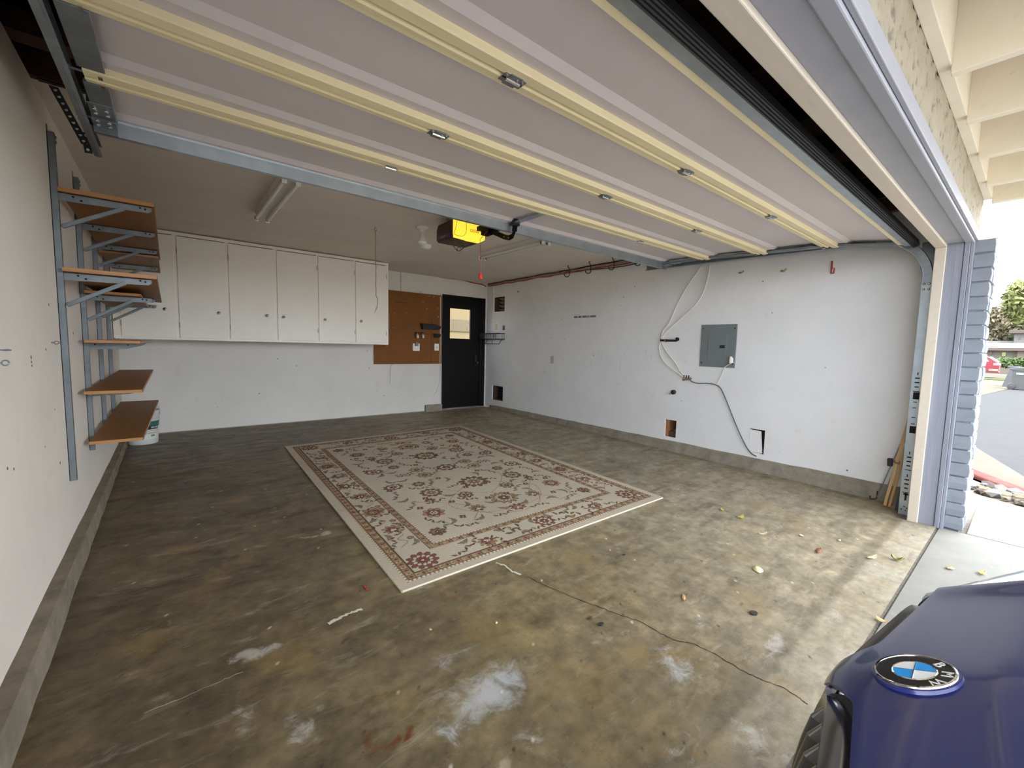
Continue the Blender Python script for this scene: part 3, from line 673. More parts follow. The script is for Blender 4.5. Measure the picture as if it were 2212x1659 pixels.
for i in range(len(A_) - 1): mb.bar(A_[i], A_[i + 1] + (A_[i + 1] - A_[i]).normalized() * .008, .010, .040, up=(1, 0, 0) if False else (0, 0, 1))
ar = mb.build('door_arm', M['blackm'], op, bevel=.002); mb = MB()
for p in (A_[1], A_[2], A_[3]): mb.lathe([(.007, 0), (.007, .004), (.003, .006)], p - Vector((.005, 0, 0)), (-1, 0, 0), 8)
mb.build('arm_bolt', M['galv'], ar, stuff=True)
mb = MB(); q7 = A_[-1]; mb.box(q7.x - .03, q7.x + .035, q7.y - .012, q7.y + .03, q7.z - .03, q7.z + .02); mb.build('door_bracket', M['black'], op, bevel=.002)
mb = MB(); mb.box(q7.x - .02, q7.x + .03, 2.36, 2.76, 2.146, 2.153); mb.build('door_bracket_plate', M['galv'], op)
for x in (2.07, 2.30):
    mb = MB(); mb.box(x - .012, x + .012, 3.55, 3.58, oz1 - .002, H); mb.build('hanger_strap', M['galvd'], op)
def arc_pts(c, r, a0, a1, n, ax, ay): return [Vector(c) + Vector(ax) * (r * math.cos(math.radians(a0 + (a1 - a0) * i / n))) + Vector(ay) * (r * math.sin(math.radians(a0 + (a1 - a0) * i / n))) for i in range(n + 1)]
def spline(pts, n=8):
    P = [Vector(p) for p in pts]; P = [P[0] * 2 - P[1]] + P + [P[-1] * 2 - P[-2]]; o = []
    for i in range(1, len(P) - 2):
        for k in range(n):
            t = k / n; a, b, c, d = P[i - 1:i + 3]
            o.append(.5 * ((2 * b) + (c - a) * t + (2 * a - 5 * b + 4 * c - d) * t * t + (3 * b - a - 3 * c + d) * t ** 3))
    o.append(P[-2]); return o
pl = lambda px, py, y=3.37: at(px, py, 1, y)
mb = MB(); mb.tube(spline([pl(978, 506, 3.42), pl(978, 526), pl(984, 537), pl(991, 542), pl(1000, 536), pl(998, 528), pl(990, 524), pl(986, 523, 3.5)]), .0035, 6); mb.tube(arc_pts(pl(991.5, 538, 3.37), .017, 0, 350, 16, AR, AU), .003, 6)
mb.build('power_cable', M['blackcable'], op)
mb = MB(); mb.tube(spline([pl(988, 474, 3.378), pl(985, 490, 3.376), pl(981, 504, 3.376), pl(990, 509, 3.376), pl(1001, 509, 3.376), pl(1007, 500, 3.376), pl(1007, 478, 3.38)]), .0018, 6); mb.build('bell_wire', mat('olive wire', (.22, .17, .03), .5), op)
# emergency release cord
rc = thing('release_cord', 'thin red emergency release cord with red handle below opener', 'cord', (2.06, 3.02, 1.74))
p0 = Vector((2.26, 3.20, 2.185)); a = at(1037, 517, 1, 3.15); b_ = at(1038, 590, 1, 3.15)
mb = MB(); mb.tube([p0, a, a.lerp(b_, .5), b_], .0022, 6); mb.build('cord', M['redcord'], rc)
c_ = at(1038, 593, 1, 3.15); mb = MB(); mb.lathe([(.006, 0), (.017, .006), (.019, .02), (.015, .03), (.019, .042), (.014, .056), (.004, .062)], c_ - Vector((0, 0, .045)), (0, 0, 1), 12); mb.build('handle', mat('red handle', (.75, .06, .03), .4), rc, smooth=True)

# ------------------------------------------------------------------ ceiling things
def strip_light(loc, label, tube_gap, cover_w):
    t = thing('fluorescent_light', label, 'light', loc)
    return t
fl = thing('fluorescent_light', 'twin tube fluorescent strip on ceiling nearest the left shelves', 'light', (.71, 3.97, 2.25), 'ceiling strip lights')
def fill_light(t, cx, y0, y1):
    mb = MB(); mb.extrude([(cx - .062, y0, H), (cx - .045, y0, H - .038), (cx + .045, y0, H - .038), (cx + .062, y0, H)], (0, y1 - y0, 0)); mb.build('ballast_cover', M['trimw'], t, bevel=.003)
    for dx in (-.045, .045):
        mb = MB(); mb.cyl((cx + dx, y0 + .012, H - .062), (cx + dx, y1 - .012, H - .062), .0165, 14); tb = mb.build('lamp_tube', mat('frosted lamp tube', (.72, .69, .62), .25), t, smooth=True)
        for ya, yb in ((y0 + .012, y0 + .035), (y1 - .035, y1 - .012)):
            mb = MB(); mb.cyl((cx + dx, ya, H - .062), (cx + dx, yb, H - .062), .0172, 14); mb.build('tube_cap', mat('green tube cap', (.03, .12, .06), .4), tb, smooth=True)
        for ye in (y0, y1):
            mb = MB(); mb.box(cx + dx - .017, cx + dx + .017, ye - .008, ye + .010, H - .085, H - .036); mb.build('lamp_holder', M['white'], t, bevel=.004)
fill_light(fl, .71, 3.40, 4.62)
f2 = thing('fluorescent_light', 'twin tube fluorescent strip on ceiling nearest the right wall', 'light', (3.19, 3.97, 2.25), 'ceiling strip lights'); fill_light(f2, 3.185, 3.42, 4.60)
lp = thing('lamp_socket', 'white porcelain ceiling lamp socket with a bare white bulb', 'lamp', (2.03, 4.01, 2.19))
mb = MB(); mb.lathe([(.062, 0), (.062, .008), (.05, .016), (.028, .024), (.022, .045), (.022, .052)], (2.03, 4.01, H), (0, 0, -1), 24); mb.build('socket', M['white'], lp, smooth=True)
mb = MB(); mb.lathe([(.016, 0), (.018, .02), (.028, .055), (.042, .09), (.046, .10), (.040, .116), (.02, .126), (.003, .129)], (2.03, 4.01, H - .05), (0, 0, -1), 24); mb.build('bulb', mat('white bulb glass', (.8, .78, .72), .25), lp, smooth=True)
sd = thing('smoke_detector', 'round white smoke detector on ceiling behind the lamp socket', 'detector', (2.42, 4.69, 2.295))
mb = MB(); mb.lathe([(.066, 0), (.066, .012), (.060, .016), (.058, .030), (.048, .038), (.004, .041)], (2.42, 4.69, H), (0, 0, -1), 28); mb.build('housing', M['white'], sd, smooth=True)
mb = MB(); mb.lathe([(.016, 0), (.015, .004), (.003, .005)], (2.42, 4.69, H - .040), (0, 0, -1), 14); mb.build('test_button', M['trimw'], sd, smooth=True)
pc = thing('pull_cord', 'frayed brown twine hanging from a ceiling hook before the cabinets', 'cord', (1.678, 4.35, 1.47))
mb = MB(); mb.tube(arc_pts((1.678, 4.35, H - .028), .012, 100, 400, 12, (1, 0, 0), (0, 0, 1)), .0028, 6); mb.cyl((1.676, 4.35, H), (1.676, 4.35, H - .016), .0028, 6); mb.build('screw_hook', mat('rust red hook', (.20, .04, .02), .6), pc)
rr_ = random.Random(3); P = [Vector((1.680 + rr_.uniform(-.003, .003) + (.016 if z < 1.63 else 0), 4.35, z)) for z in np.linspace(2.30, 1.55, 22)]
mb = MB(); mb.tube(P, .0038, 6); mb.build('twine', M['jute'], pc)
mb = MB(); mb.tube([P[-1], P[-1] + Vector((-.002, 0, -.02)), P[-1] + Vector((-.016, 0, -.05)), P[-1] + Vector((-.028, 0, -.085))], [.006, .009, .005, .002], 6); mb.build('frayed_end', mat('frayed twine', (.5, .42, .32), .9), pc)
# black hooks in the ceiling along the right wall
hk = None
for i, (px, py, lab) in enumerate(((1221, 572, 'farthest'), (1270, 565, 'second farthest'), (1324, 557, 'second nearest'), (1375, 560, 'nearest'))):
    x, y = 4.50, (4.36, 3.96, 3.57, 3.17)[i]
    label = 'black vinyl screw hook in ceiling beside the cable run, %s from the door opening' % {'farthest': 'fourth', 'second farthest': 'third', 'second nearest': 'second', 'nearest': 'first'}[lab]
    if hk is None:
        hk = thing('ceiling_hook', label, 'hook', (x, y, H), 'ceiling hooks')
        pts = [Vector((x, y, H)), Vector((x, y, H - .02)), Vector((x + .012, y - .012, H - .045)), Vector((x + .016, y - .016, H - .10))] + arc_pts((x - .009, y + .009, H - .125), .035, -10, -190, 10, (.707, -.707, 0), (0, 0, 1))
        mb = MB(); mb.tube(spline(pts, 3), .0055, 8); mb.build('hook_wire', M['black'], hk, smooth=True)
        mb = MB(); mb.lathe([(.012, 0), (.011, .003), (.006, .005)], (x, y, H), (0, 0, -1), 12); mb.build('hook_plate', M['black'], hk)
    else: copy_thing(hk, (x, y, H), label)
# cable run in the corner between right wall and ceiling
def cable(name, label, pts, r, m_, cat='cable', group=None, n=6):
    mb = MB(); mb.tube(spline(pts, 5), r, n); o = mb.build(name, m_, smooth=True); tag(o, label, cat, group); return o
rw = random.Random(11)
def run(z, dx, amp, seed, y0=6.62, y1=2.7):
    r = random.Random(seed); return [Vector((XR - dx - r.uniform(0, .004), y0 + (y1 - y0) * i / 22, z + r.uniform(-amp, amp))) for i in range(23)]
g_ = 'cables along the right wall and ceiling corner'
cable('red_cable', 'thick red brown cable along top of right wall, lowest of the run', run(H - .052, .012, .008, 1), .010, M['redcable'], group=g_)
cable('red_cable', 'slim red brown cable along top of right wall, above the thick red one', run(H - .030, .014, .010, 2), .006, mat('orange red cable', (.50, .15, .08), .5), group=g_)
cable('black_cable', 'black cable along top of right wall against the ceiling', run(H - .013, .012, .006, 3), .008, M['blackcable'], group=g_)
cable('black_cable', 'sagging black cable below the cable run near the hooks', [(XR - .012, 4.75, H - .03), (XR - .014, 4.3, H - .05), (XR - .014, 3.7, H - .085), (XR - .014, 3.3, H - .075), (XR - .012, 2.9, H - .04)], .006, M['blackcable'], group=g_)
cable('grey_cable', 'pale grey cable weaving through the cable run', run(H - .040, .022, .012, 5), .0048, M['greycable'], group=g_)
zt = H - .045
cable('red_cable', 'red brown cable along top of back wall over the black door', [at(949, 598, 1, YB - .012), at(962, 600, 1, YB - .012), at(975, 602, 1, YB - .012), at(1000, 605, 1, YB - .012), at(1022, 611, 1, YB - .012), at(1040, 614, 1, YB - .012), (XR - .03, YB - .02, H - .052)], .011, M['redcable'], group=g_)
# ================================================================== wall cabinets
CY, CZ0, CZ1, CX0, CX1 = 6.06, 1.155, 2.33, -.435, 2.515
cb = thing('wall_cabinet', 'long white six door cabinet run hung high on the back wall', 'cabinet', (1.04, 6.37, CZ0))
mb = MB(); mb.box(CX0, CX1, CY + .004, YB, CZ0, CZ0 + .02); mb.box(CX0, CX1, CY + .004, YB, CZ1 - .02, CZ1); mb.box(CX0, CX0 + .02, CY + .004, YB, CZ0, CZ1); mb.box(CX1 - .02, CX1, CY + .004, YB, CZ0, CZ1); mb.box(CX0, CX1, YB - .02, YB - .002, CZ0, CZ1)
mb.build('carcass', M['cab'], cb, bevel=.002)
mb = MB(); mb.box(CX0, CX1, CY, CY + .02, CZ1 - .036, CZ1); mb.box(CX0, CX1, CY, CY + .02, CZ0, CZ0 + .028)
gaps = [(CX0, CX0 + .05), (.073, .097), (.553, .570), (1.049, 1.073), (1.549, 1.558), (2.035, 2.046), (CX1 - .022, CX1)]
for a, b in gaps: mb.box(a - .012, b + .012, CY + .001, CY + .018, CZ0, CZ1)
mb.build('face_frame', M['cab'], cb, bevel=.0015)
mb = MB(); mb.box(CX0 - .0, CX1, CY - .012, CY + .004, CZ0 - .006, CZ0 + .008); mb.build('bottom_lip', M['cab'], cb, bevel=.002)
knobs = [(-.023, 1.482), (.462, 1.474), (.955, 1.474), (1.140, 1.468), (1.635, 1.465), (2.118, 1.471)]
dm = None
for i in range(6):
    a, b = gaps[i][1] + .003, gaps[i + 1][0] - .003
    mb = MB(); mb.box(a, b, CY - .016, CY + .0005, CZ0 + .018 if True else 0, CZ1 - .046); d = mb.build('cabinet_door', M['cab'], cb, bevel=.003)
    kx, kz = knobs[i]
    mb = MB(); mb.lathe([(.010, 0), (.010, .002), (.006, .004), (.006, .012), (.014, .016), (.016, .021), (.013, .026), (.002, .029)], (kx, CY - .016, kz), (0, -1, 0), 16); k = mb.build('knob', mat('aged steel knob', (.20, .18, .15), .28, 1.0), d, smooth=True)
    hx = b if i in (2, 3, 4, 5) and kx < (a + b) / 2 else a
    for hz in (CZ0 + .16, CZ1 - .2):
        mb = MB(); mb.cyl((hx, CY - .017, hz - .03), (hx, CY - .017, hz + .03), .0035, 8); mb.build('hinge', mat('dull hinge', (.35, .32, .27), .5, .5), d)

# ================================================================== pegboard
pb = thing('pegboard', 'brown perforated pegboard on back wall between cabinets and black door', 'pegboard', (3.14, YB - .02, .835))
PX0, PX1, PZ0, PZ1 = 2.535, 3.755, .835, 2.03
yp = YB - .022
mb = MB(); mb.box(PX0, PX1, yp, yp + .006, PZ0, PZ1); mb.build('board', M['peg'], pb)
for bz_ in (PZ0 + .02, PZ1 - .06):
    mb = MB(); mb.box(PX0 + .03, PX1 - .03, yp + .006, YB, bz_, bz_ + .04); mb.build('batten', M['wood'], pb)
mb = MB(); nx, nz = 47, 46
for i in range(nx):
    for j in range(nz):
        x = PX0 + .018 + i * .0254; z = PZ0 + .02 + j * .0254
        if x > PX1 - .01 or z > PZ1 - .01: continue
        r = .0034; V = [(x + r * math.cos(a), yp - .0006, z + r * math.sin(a)) for a in [math.pi / 3 * k + .2 for k in range(6)]]; mb.add(V, [(5, 4, 3, 2, 1, 0)])
mb.build('peg_hole', M['hole'], pb, stuff=True)
mb = MB(); mb.box(3.545, 3.560, yp - .0008, yp + .001, .85, 1.66); mb.build('brown_drip_stain', mat('drip stain', (.10, .035, .014), .5), pb)
mb = MB(); mb.box(2.88, 3.12, yp - .006, yp + .001, 1.838, 1.850); mb.build('ledge_strip', mat('dark strip', (.07, .03, .015), .6), pb)
yb = yp
def peg_hook(px, py, i, ln, where):
    p = at(px, py, 1, yb); lab = 'small white tipped peg hook on pegboard ' + where
    global PEG
    if i == 0:
        PEG = thing('peg_hook', lab, 'hook', p, 'peg hooks on the pegboard')
        mb = MB(); mb.tube([p + Vector(v) for v in ((0, .003, .02), (0, -.006, .02), (0, -.006, -.004), (0, -.035, -.010), (0, -.042, .004))], .0028, 6); mb.build('wire', M['galvd'], PEG)
        mb = MB(); mb.lathe([(.004, 0), (.005, .008), (.002, .012)], p + Vector((0, -.042, .0)), (0, 0, 1), 8); mb.build('tip', M['white'], PEG)
    else: copy_thing(PEG, p, lab)
for i, q in enumerate(((850, 676, 'near its left edge, upper of two'), (876, 677, 'left of its centre, upper row'), (847, 709, 'near its left edge, lower of two'), (884, 711, 'above the two hanging jars'), (913, 653, 'below the top right row of pegs'),
        (920, 668, 'above the long black tray'), (834, 748, 'just under the cabinet corner'), (925, 641, 'near its top right corner, left of a pair'), (935, 642, 'near its top right corner, right of a pair'), (907, 631, 'at its top edge'), (944, 667, 'beside the door near the top'), (945, 685, 'beside the door above the black bins'))):
    peg_hook(q[0], q[1], i, .04, q[2])
def bin_(name, label, x0, x1, z0, z1, d, m_, group=None):
    t = thing(name, label, 'bin', ((x0 + x1) / 2, yb - d / 2, z0), group)
    V = [(x0 + .02, yb, z0), (x1 - .02, yb, z0), (x1 - .02, yb - d * .75, z0), (x0 + .02, yb - d * .75, z0), (x0, yb, z1), (x1, yb, z1), (x1, yb - d, z1 - .01), (x0, yb - d, z1 - .01)]
    mb = MB(); mb.add(V, [(0, 1, 2, 3), (0, 1, 5, 4), (1, 2, 6, 5), (2, 3, 7, 6), (3, 0, 4, 7)]); o = mb.build('tray', m_, t); s = o.modifiers.new('s', 'SOLIDIFY'); s.thickness = .004
    mb = MB(); mb.tube([V[4], V[5], V[6], V[7]], .005, 6, closed=True); mb.build('rim', m_, t)
    return t
bin_('parts_tray', 'long black plastic parts tray hung on the pegboard', 3.335, 3.60, 1.425, 1.52, .11, M['blackp'])
bin_('parts_bin', 'short black parts bin at the right end of the long tray', 3.585, 3.70, 1.430, 1.495, .09, M['blackp'])
bin_('parts_bin', 'short black parts bin hung below the long tray', 3.585, 3.70, 1.290, 1.355, .08, mat('bluish black plastic', (.015, .017, .024), .45))
for i, (px, w) in enumerate(((901, 'left'), (913, 'right'))):
    c = at(px, 719, 1, yb - .035); lab = 'small glass jar under brown lid on pegboard, %s of the pair' % w
    if i == 0:
        jar = thing('jar', lab, 'jar', (c.x, c.y, c.z - .09), 'jars on the pegboard')
        mb = MB(); mb.lathe([(.018, 0), (.024, .006), (.024, .075), (.019, .083)], (c.x, c.y, c.z - .095), (0, 0, 1), 16); mb.build('jar_body', mat('cloudy jar glass', (.30, .20, .13), .12), jar, smooth=True)
        mb = MB(); mb.lathe([(.022, 0), (.022, .05)], (c.x + .004, c.y - .004, c.z - .088), (0, 0, 1), 12); mb.build('contents', mat('pale jar contents', (.66, .60, .50), .6), jar, smooth=True)
        mb = MB(); mb.lathe([(.031, 0), (.031, .022), (.027, .026)], (c.x, c.y, c.z - .014), (0, 0, 1), 18); mb.build('lid', mat('brown lid', (.035, .012, .010), .4), jar, smooth=True)
        mb = MB(); mb.box(c.x - .03, c.x + .03, c.y, yb, c.z + .005, c.z + .012); mb.build('bracket', M['galvd'], jar)
    else: copy_thing(jar, (c.x, c.y, c.z - .09), lab)
def wall_plate(name, label, cat, c, w_, h, axis, toggles, m_, group=None):
    """plate on the back wall (axis 1) or right wall (axis 0)"""
    t = thing(name, label, cat, c, group); c = Vector(c)
    A = Vector((1, 0, 0)) if axis == 1 else Vector((0, 1, 0)); Nn = Vector((0, -1, 0)) if axis == 1 else Vector((-1, 0, 0)); U = Vector((0, 0, 1))
    def pl(a0, a1, z0, z1, d0, d1, nm, mm, par, bev=0.0):
        mb = MB(); mb.extrude([c + A * a0 + U * z0 + Nn * d0, c + A * a1 + U * z0 + Nn * d0, c + A * a1 + U * z1 + Nn * d0, c + A * a0 + U * z1 + Nn * d0], Nn * (d1 - d0)); return mb.build(nm, mm, par, bevel=bev)
    pt = pl(-w_ / 2, w_ / 2, -h / 2, h / 2, -.002, .006, 'plate', m_, t, .002)
    for kind, a in toggles:
        if kind == 'outlet':
            for z in (.02, -.02):
                o = pl(a - .014, a + .014, z - .013, z + .013, .006, .009, 'receptacle', m_, t, .003)
                for s_ in (-.006, .006): pl(a + s_ - .0016, a + s_ + .0016, z - .004, z + .006, .009, .0095, 'slot', M['hole'], o)
        else:
            o = pl(a - .006, a + .006, -.012, .012, .006, .008, 'switch_slot', M['hole'], t); pl(a - .004, a + .004, -.002, .010, .006, .018, 'toggle', m_, o, .001)
    return t
wp = wall_plate('outlet_plate', 'double white outlet plate with a grey adapter on pegboard', 'outlet', at(899, 750, 1, yb), .125, .125, 1, [('outlet', -.028), ('outlet', .028)], M['white'])
c = at(900, 745, 1, yb - .02); mb = MB(); mb.box(c.x - .026, c.x + .026, c.y - .02, yb - .004, c.z - .02, c.z + .045); mb.build('plug_adapter', mat('grey brown adapter', (.25, .20, .17), .5), wp, bevel=.004)
wall_plate('light_switch', 'white switch plate low on the pegboard beside the door', 'switch', at(943, 750, 1, yb), .085, .12, 1, [('switch', 0)], M['white'])
cable('hanging_wire', 'thin grey wire hanging from the bottom edge of pegboard', [at(850, 786, 1, YB - .008), at(845, 789, 1, YB - .008), at(843, 800, 1, YB - .008), at(842.5, 828, 1, YB - .008)], .0028, M['greycable'])
cable('door_cable', 'white cable looping down the back wall beside the black door', [at(951.5, 640, 1, YB - .031), at(951, 720, 1, YB - .031), at(950.5, 784, 1, YB - .031), at(950, 820, 1, YB - .01), at(943, 845, 1, YB - .01), at(933, 860, 1, YB - .01), at(921, 863, 1, YB - .01)], .0055, M['whitecable'])
mb = MB(); mb.box(2.99, 3.0, YB - .004, YB, 2.03, H); tag(mb.build('wall_seam', M['greycable']), 'thin grey seam strip on back wall above the pegboard', 'seam strip')

# ================================================================== black side door
dr = struct_root('door_1', (4.2, YB, 0), 'black entry door with a small window at the back')
mb = MB(); mb.box(3.765, 3.80, YB - .004, YB + .11, .0, 2.06); mb.box(4.655, 4.70, YB - .004, YB + .11, 0, 2.06); mb.box(3.765, 4.70, YB - .004, YB + .11, 2.02, 2.06); mb.build('door_frame', M['blackdoor'], dr, bevel=.003)
mb = MB(); mb.box(4.60, 4.656, YB + .01, YB + .04, .02, 2.02); mb.box(3.80, 3.815, YB + .01, YB + .04, .02, 2.02); mb.box(3.80, 4.65, YB + .01, YB + .04, 1.985, 2.02); mb.build('door_stop', M['blackdoor'], dr, bevel=.003)
wx0, wx1, wz0, wz1 = 3.945, 4.395, 1.285, 1.835
mb = MB(); yd0, yd1 = YB + .035, YB + .075
mb.box(3.802, wx0, yd0, yd1, .025, 2.018); mb.box(wx1, 4.652, yd0, yd1, .025, 2.018); mb.box(wx0, wx1, yd0, yd1, .025, wz0); mb.box(wx0, wx1, yd0, yd1, wz1, 2.018); mb.build('door_leaf', M['blackdoor'], dr)
mb = MB(); q_ = .014
mb.box(wx0 - q_, wx0 + .006, yd0 - .006, yd0 + .004, wz0 - q_, wz1 + q_); mb.box(wx1 - .006, wx1 + q_, yd0 - .006, yd0 + .004, wz0 - q_, wz1 + q_); mb.box(wx0, wx1, yd0 - .006, yd0 + .004, wz0 - q_, wz0 + .006); mb.box(wx0, wx1, yd0 - .006, yd0 + .004, wz1 - .006, wz1 + q_); mb.build('window_bead', M['blackdoor'], dr)
mb = MB(); mb.box(wx0, wx1, YB + .052, YB + .057, wz0, wz1); mb.build('window_pane', glassmat('door glass', (.97, .96, .92)), dr)
mb = MB(); mb.box(4.505, 4.545, yd0 - .012, yd0, .80, .99); hp = mb.build('handle_plate', M['black'], dr, bevel=.004)
mb = MB(); mb.lathe([(.020, 0), (.016, .012), (.012, .03), (.027, .045), (.027, .06), (.008, .068)], (4.525, yd0 - .012, .845), (0, -1, 0), 18); mb.build('knob', M['black'], hp, smooth=True)
mb = MB(); mb.lathe([(.024, 0), (.024, .008), (.01, .012)], (4.525, yd0 - .012, .955), (0, -1, 0), 18); mb.build('deadbolt', M['black'], hp, smooth=True)
mb = MB(); mb.box(3.77, 4.70, YB - .012, YB + .12, -.002, .022); mb.build('threshold', mat('aluminium threshold', (.78, .77, .74), .25, .9), dr, bevel=.004)
mb = MB(); mb.box(4.70, 4.724, YB - .012, YB + .002, .05, 2.10); struct(mb.build('trim_3', M['trimw'], bevel=.002), 'narrow white strip between black door and right wall')
mb = MB(); mb.box(3.745, 3.765, YB - .012, YB + .002, .115, 2.075); struct(mb.build('trim_4', M['trimw'], bevel=.002))
# what the little window looks out on: the next house's siding across a narrow yard
nb = thing('neighbor_wall', 'cream siding wall with a tan band seen through the door window', 'wall', (5.6, 8.4, -.2))
zA, zB = at(995, 716, 1, 8.4).z, at(995, 691, 1, 8.4).z
mb = MB(); mb.box(3.0, 9.0, 8.4, 8.5, -.3, zA); mb.build('lower_siding', mat('cream siding', (.118, .089, .040), .8, var=.05), nb)
mb = MB(); mb.box(3.0, 9.0, 8.38, 8.5, zA, zB); mb.build('tan_band', mat('tan band', (.074, .057, .029), .8, var=.25, vscale=30), nb)
mb = MB(); mb.box(3.0, 9.0, 8.4, 8.5, zB, 2.45); mb.build('upper_siding', mat('cream siding', (.118, .089, .040), .8), nb)
mb = MB(); mb.box(-2, 9.5, YB + .16, 10, -.35, -.2); struct(mb.build('ground_back', M['conc']))

# ================================================================== left wall shelving
SX = XL
def standard(y, z0, z1, label):
    t = thing('shelf_standard', label, 'shelf standard', (SX, y, z0), 'shelf standards on the left wall')
    mb = MB(); mb.box(SX, SX + .028, y - .015, y - .012, z0, z1); mb.box(SX, SX + .028, y + .012, y + .015, z0, z1); mb.box(SX, SX + .003, y - .015, y + .015, z0, z1)
    n = int((z1 - z0) / .05)
    for i in range(n):
        mb.box(SX + .025, SX + .028, y - .013, y + .013, z0 + i * .05, z0 + i * .05 + .034)
    mb.box(SX + .025, SX + .028, y - .013, y - .007, z0, z1); mb.box(SX + .025, SX + .028, y + .007, y + .013, z0, z1)
    mb.build('channel', M['galvb'], t)
    mb = MB(); mb.box(SX, SX + .003, y - .012, y + .012, z1, z1 + .035); mb.build('nail_tab', M['galvd'], t)
    mb = MB()
    for z in (z1 - .02, z1 - .045): mb.box(SX + .028, SX + .034, y - .006, y + .010, z - .006, z + .006)
    mb.build('bracket_lug', M['galvd'], t)
SYS = (3.32, 4.08, 4.86, 5.58)
for y, z0, z1, lab in ((SYS[0], .36, 2.21, 'nearest galvanised shelf standard, long and bare below the shelves'), (SYS[1], .375, 2.20, 'second galvanised shelf standard from the door opening'), (SYS[2], .40, 2.18, 'third galvanised shelf standard from the door opening'), (SYS[3], .42, 2.16, 'farthest galvanised shelf standard near the back wall cabinets')):
    standard(y, z0, z1, lab)
def bracket(y, zt, ln, braced, label):
    t = thing('shelf_bracket', label, 'bracket', (SX + .028, y, zt - .05), 'brackets under the wall shelves')
    x0 = SX + .028
    mb = MB()
    if braced:
        mb.extrude([(x0, y - .008, zt), (x0 + ln, y - .008, zt), (x0 + ln, y - .008, zt - .022), (x0 + ln - .015, y - .008, zt - .034), (x0, y - .008, zt - .042)], (0, .003, 0)); mb.box(x0, x0 + ln, y - .008, y + .014, zt - .003, zt)
        a = mb.build('arm', M['galvb'], t)
        mb = MB(); mb.bar((x0 + .004, y + .002, zt - .175), (x0 + ln * .68, y - .002, zt - .030), .016, .022, up=(0, 0, 1)); mb.build('brace', M['galvb'], t, bevel=.003)
        mb = MB()
        for dx, dz in ((.055, .014), (.085, .028), (ln - .05, .012), (ln - .028, .016)): mb.lathe([(.0055, 0), (.0055, .001)], (x0 + dx, y - .008, zt - dz), (0, -1, 0), 10)
        mb.build('bolt_hole', M['hole'], a, stuff=True)
    else:
        mb.extrude([(x0, y - .010, zt), (x0 + ln, y - .010, zt), (x0 + ln, y - .010, zt - .012), (x0 + ln - .035, y - .010, zt - .034), (x0 + ln - .06, y - .010, zt - .040), (x0, y - .010, zt - .046)], (0, .003, 0)); mb.box(x0, x0 + ln, y - .010, y + .012, zt - .003, zt)
        mb.extrude([(x0, y + .009, zt), (x0 + ln, y + .009, zt), (x0 + ln - .03, y + .009, zt - .03), (x0, y + .009, zt - .046)], (0, .003, 0))
        a = mb.build('arm', M['galvb'], t)
        mb = MB()
        for dx in (.03, ln - .05): mb.lathe([(.005, 0), (.005, .001)], (x0 + dx, y - .010, zt - .012), (0, -1, 0), 10)
        mb.build('bolt_hole', M['hole'], a, stuff=True)
def shelf(x0, x1, y0, y1, z0, z1, label, x1b=None):
    t = thing('shelf_board', label, 'shelf', ((x0 + x1) / 2, (y0 + y1) / 2, z0), 'brown boards on the left wall')
    x1b = x1 if x1b is None else x1b
    mb = MB(); mb.extrude([(x0, y0 + .003, z0), (x1 - .002, y0 + .003, z0), (x1b - .002, y1, z0), (x0, y1, z0)], (0, 0, z1 - z0)); mb.build('board', M['shelf'], t, bevel=.0015)
    mb = MB(); mb.extrude([(x0, y0, z0 + .0005), (x1, y0, z0 + .0005), (x1, y0 + .0035, z0 + .0005), (x0, y0 + .0035, z0 + .0005)], (0, 0, z1 - z0 - .001)); mb.build('end_band', M['shelfe'], t)
    mb = MB(); mb.extrude([(x1 - .0025, y0, z0 + .0005), (x1, y0, z0 + .0005), (x1b, y1, z0 + .0005), (x1b - .0025, y1, z0 + .0005)], (0, 0, z1 - z0 - .001)); mb.build('edge_band', M['shelfe'], t)
bx = SX + .030
shelf(bx, -.037, 3.285, 5.40, 1.912, 1.934, 'top brown shelf board nearest the door opening, seen from below')
shelf(bx, -.045, 4.95, 6.02, 1.862, 1.880, 'top brown shelf board farther back, just under the nearer top one')
shelf(bx, -.040, 3.262, 5.28, 1.498, 1.519, 'second highest brown shelf board, deep with an orange end')
shelf(bx, -.14, 3.98, 5.30, 1.446, 1.464, 'narrow brown shelf board tucked below the second highest one')
shelf(bx, -.148, 3.86, 5.70, 1.118, 1.137, 'middle brown shelf board at eye level, seen edge on')
shelf(bx, -.148, 3.72, 6.18, .796, .816, 'second lowest brown shelf board showing its top')
shelf(bx, -.160, 3.80, 6.10, .462, .482, 'lowest brown shelf board, above the white bucket', x1b=-.112)
names = {0: 'first', 1: 'second', 2: 'third', 3: 'fourth'}
for i, y in enumerate(SYS[:3]): bracket(y, 1.912, .375, True, 'braced grey bracket under the top shelf, on the %s standard' % names[i])
bracket(SYS[3], 1.862, .37, True, 'braced grey bracket under the farther top shelf, on the fourth standard')
for i, y in enumerate(SYS): bracket(y, 1.498 if i in (0, 1, 2) else 1.49, .36 - .006 * i, True, 'braced grey bracket under the second highest shelf, on the %s standard' % names[i]) if i != 1 else bracket(y + .0, 1.446, .34, True, 'braced grey bracket under the narrow tucked shelf, on the second standard')
for i in (1, 2, 3):
    bracket(SYS[i] if i < 3 else 5.56, 1.118, .25, False, 'plain grey bracket under the middle shelf, on the %s standard' % names[i])
    bracket(SYS[i], .796, .25, False, 'plain grey bracket under the second lowest shelf, on the %s standard' % names[i])
    bracket(SYS[i], .462, .24, False, 'plain grey bracket under the lowest shelf, on the %s standard' % names[i])
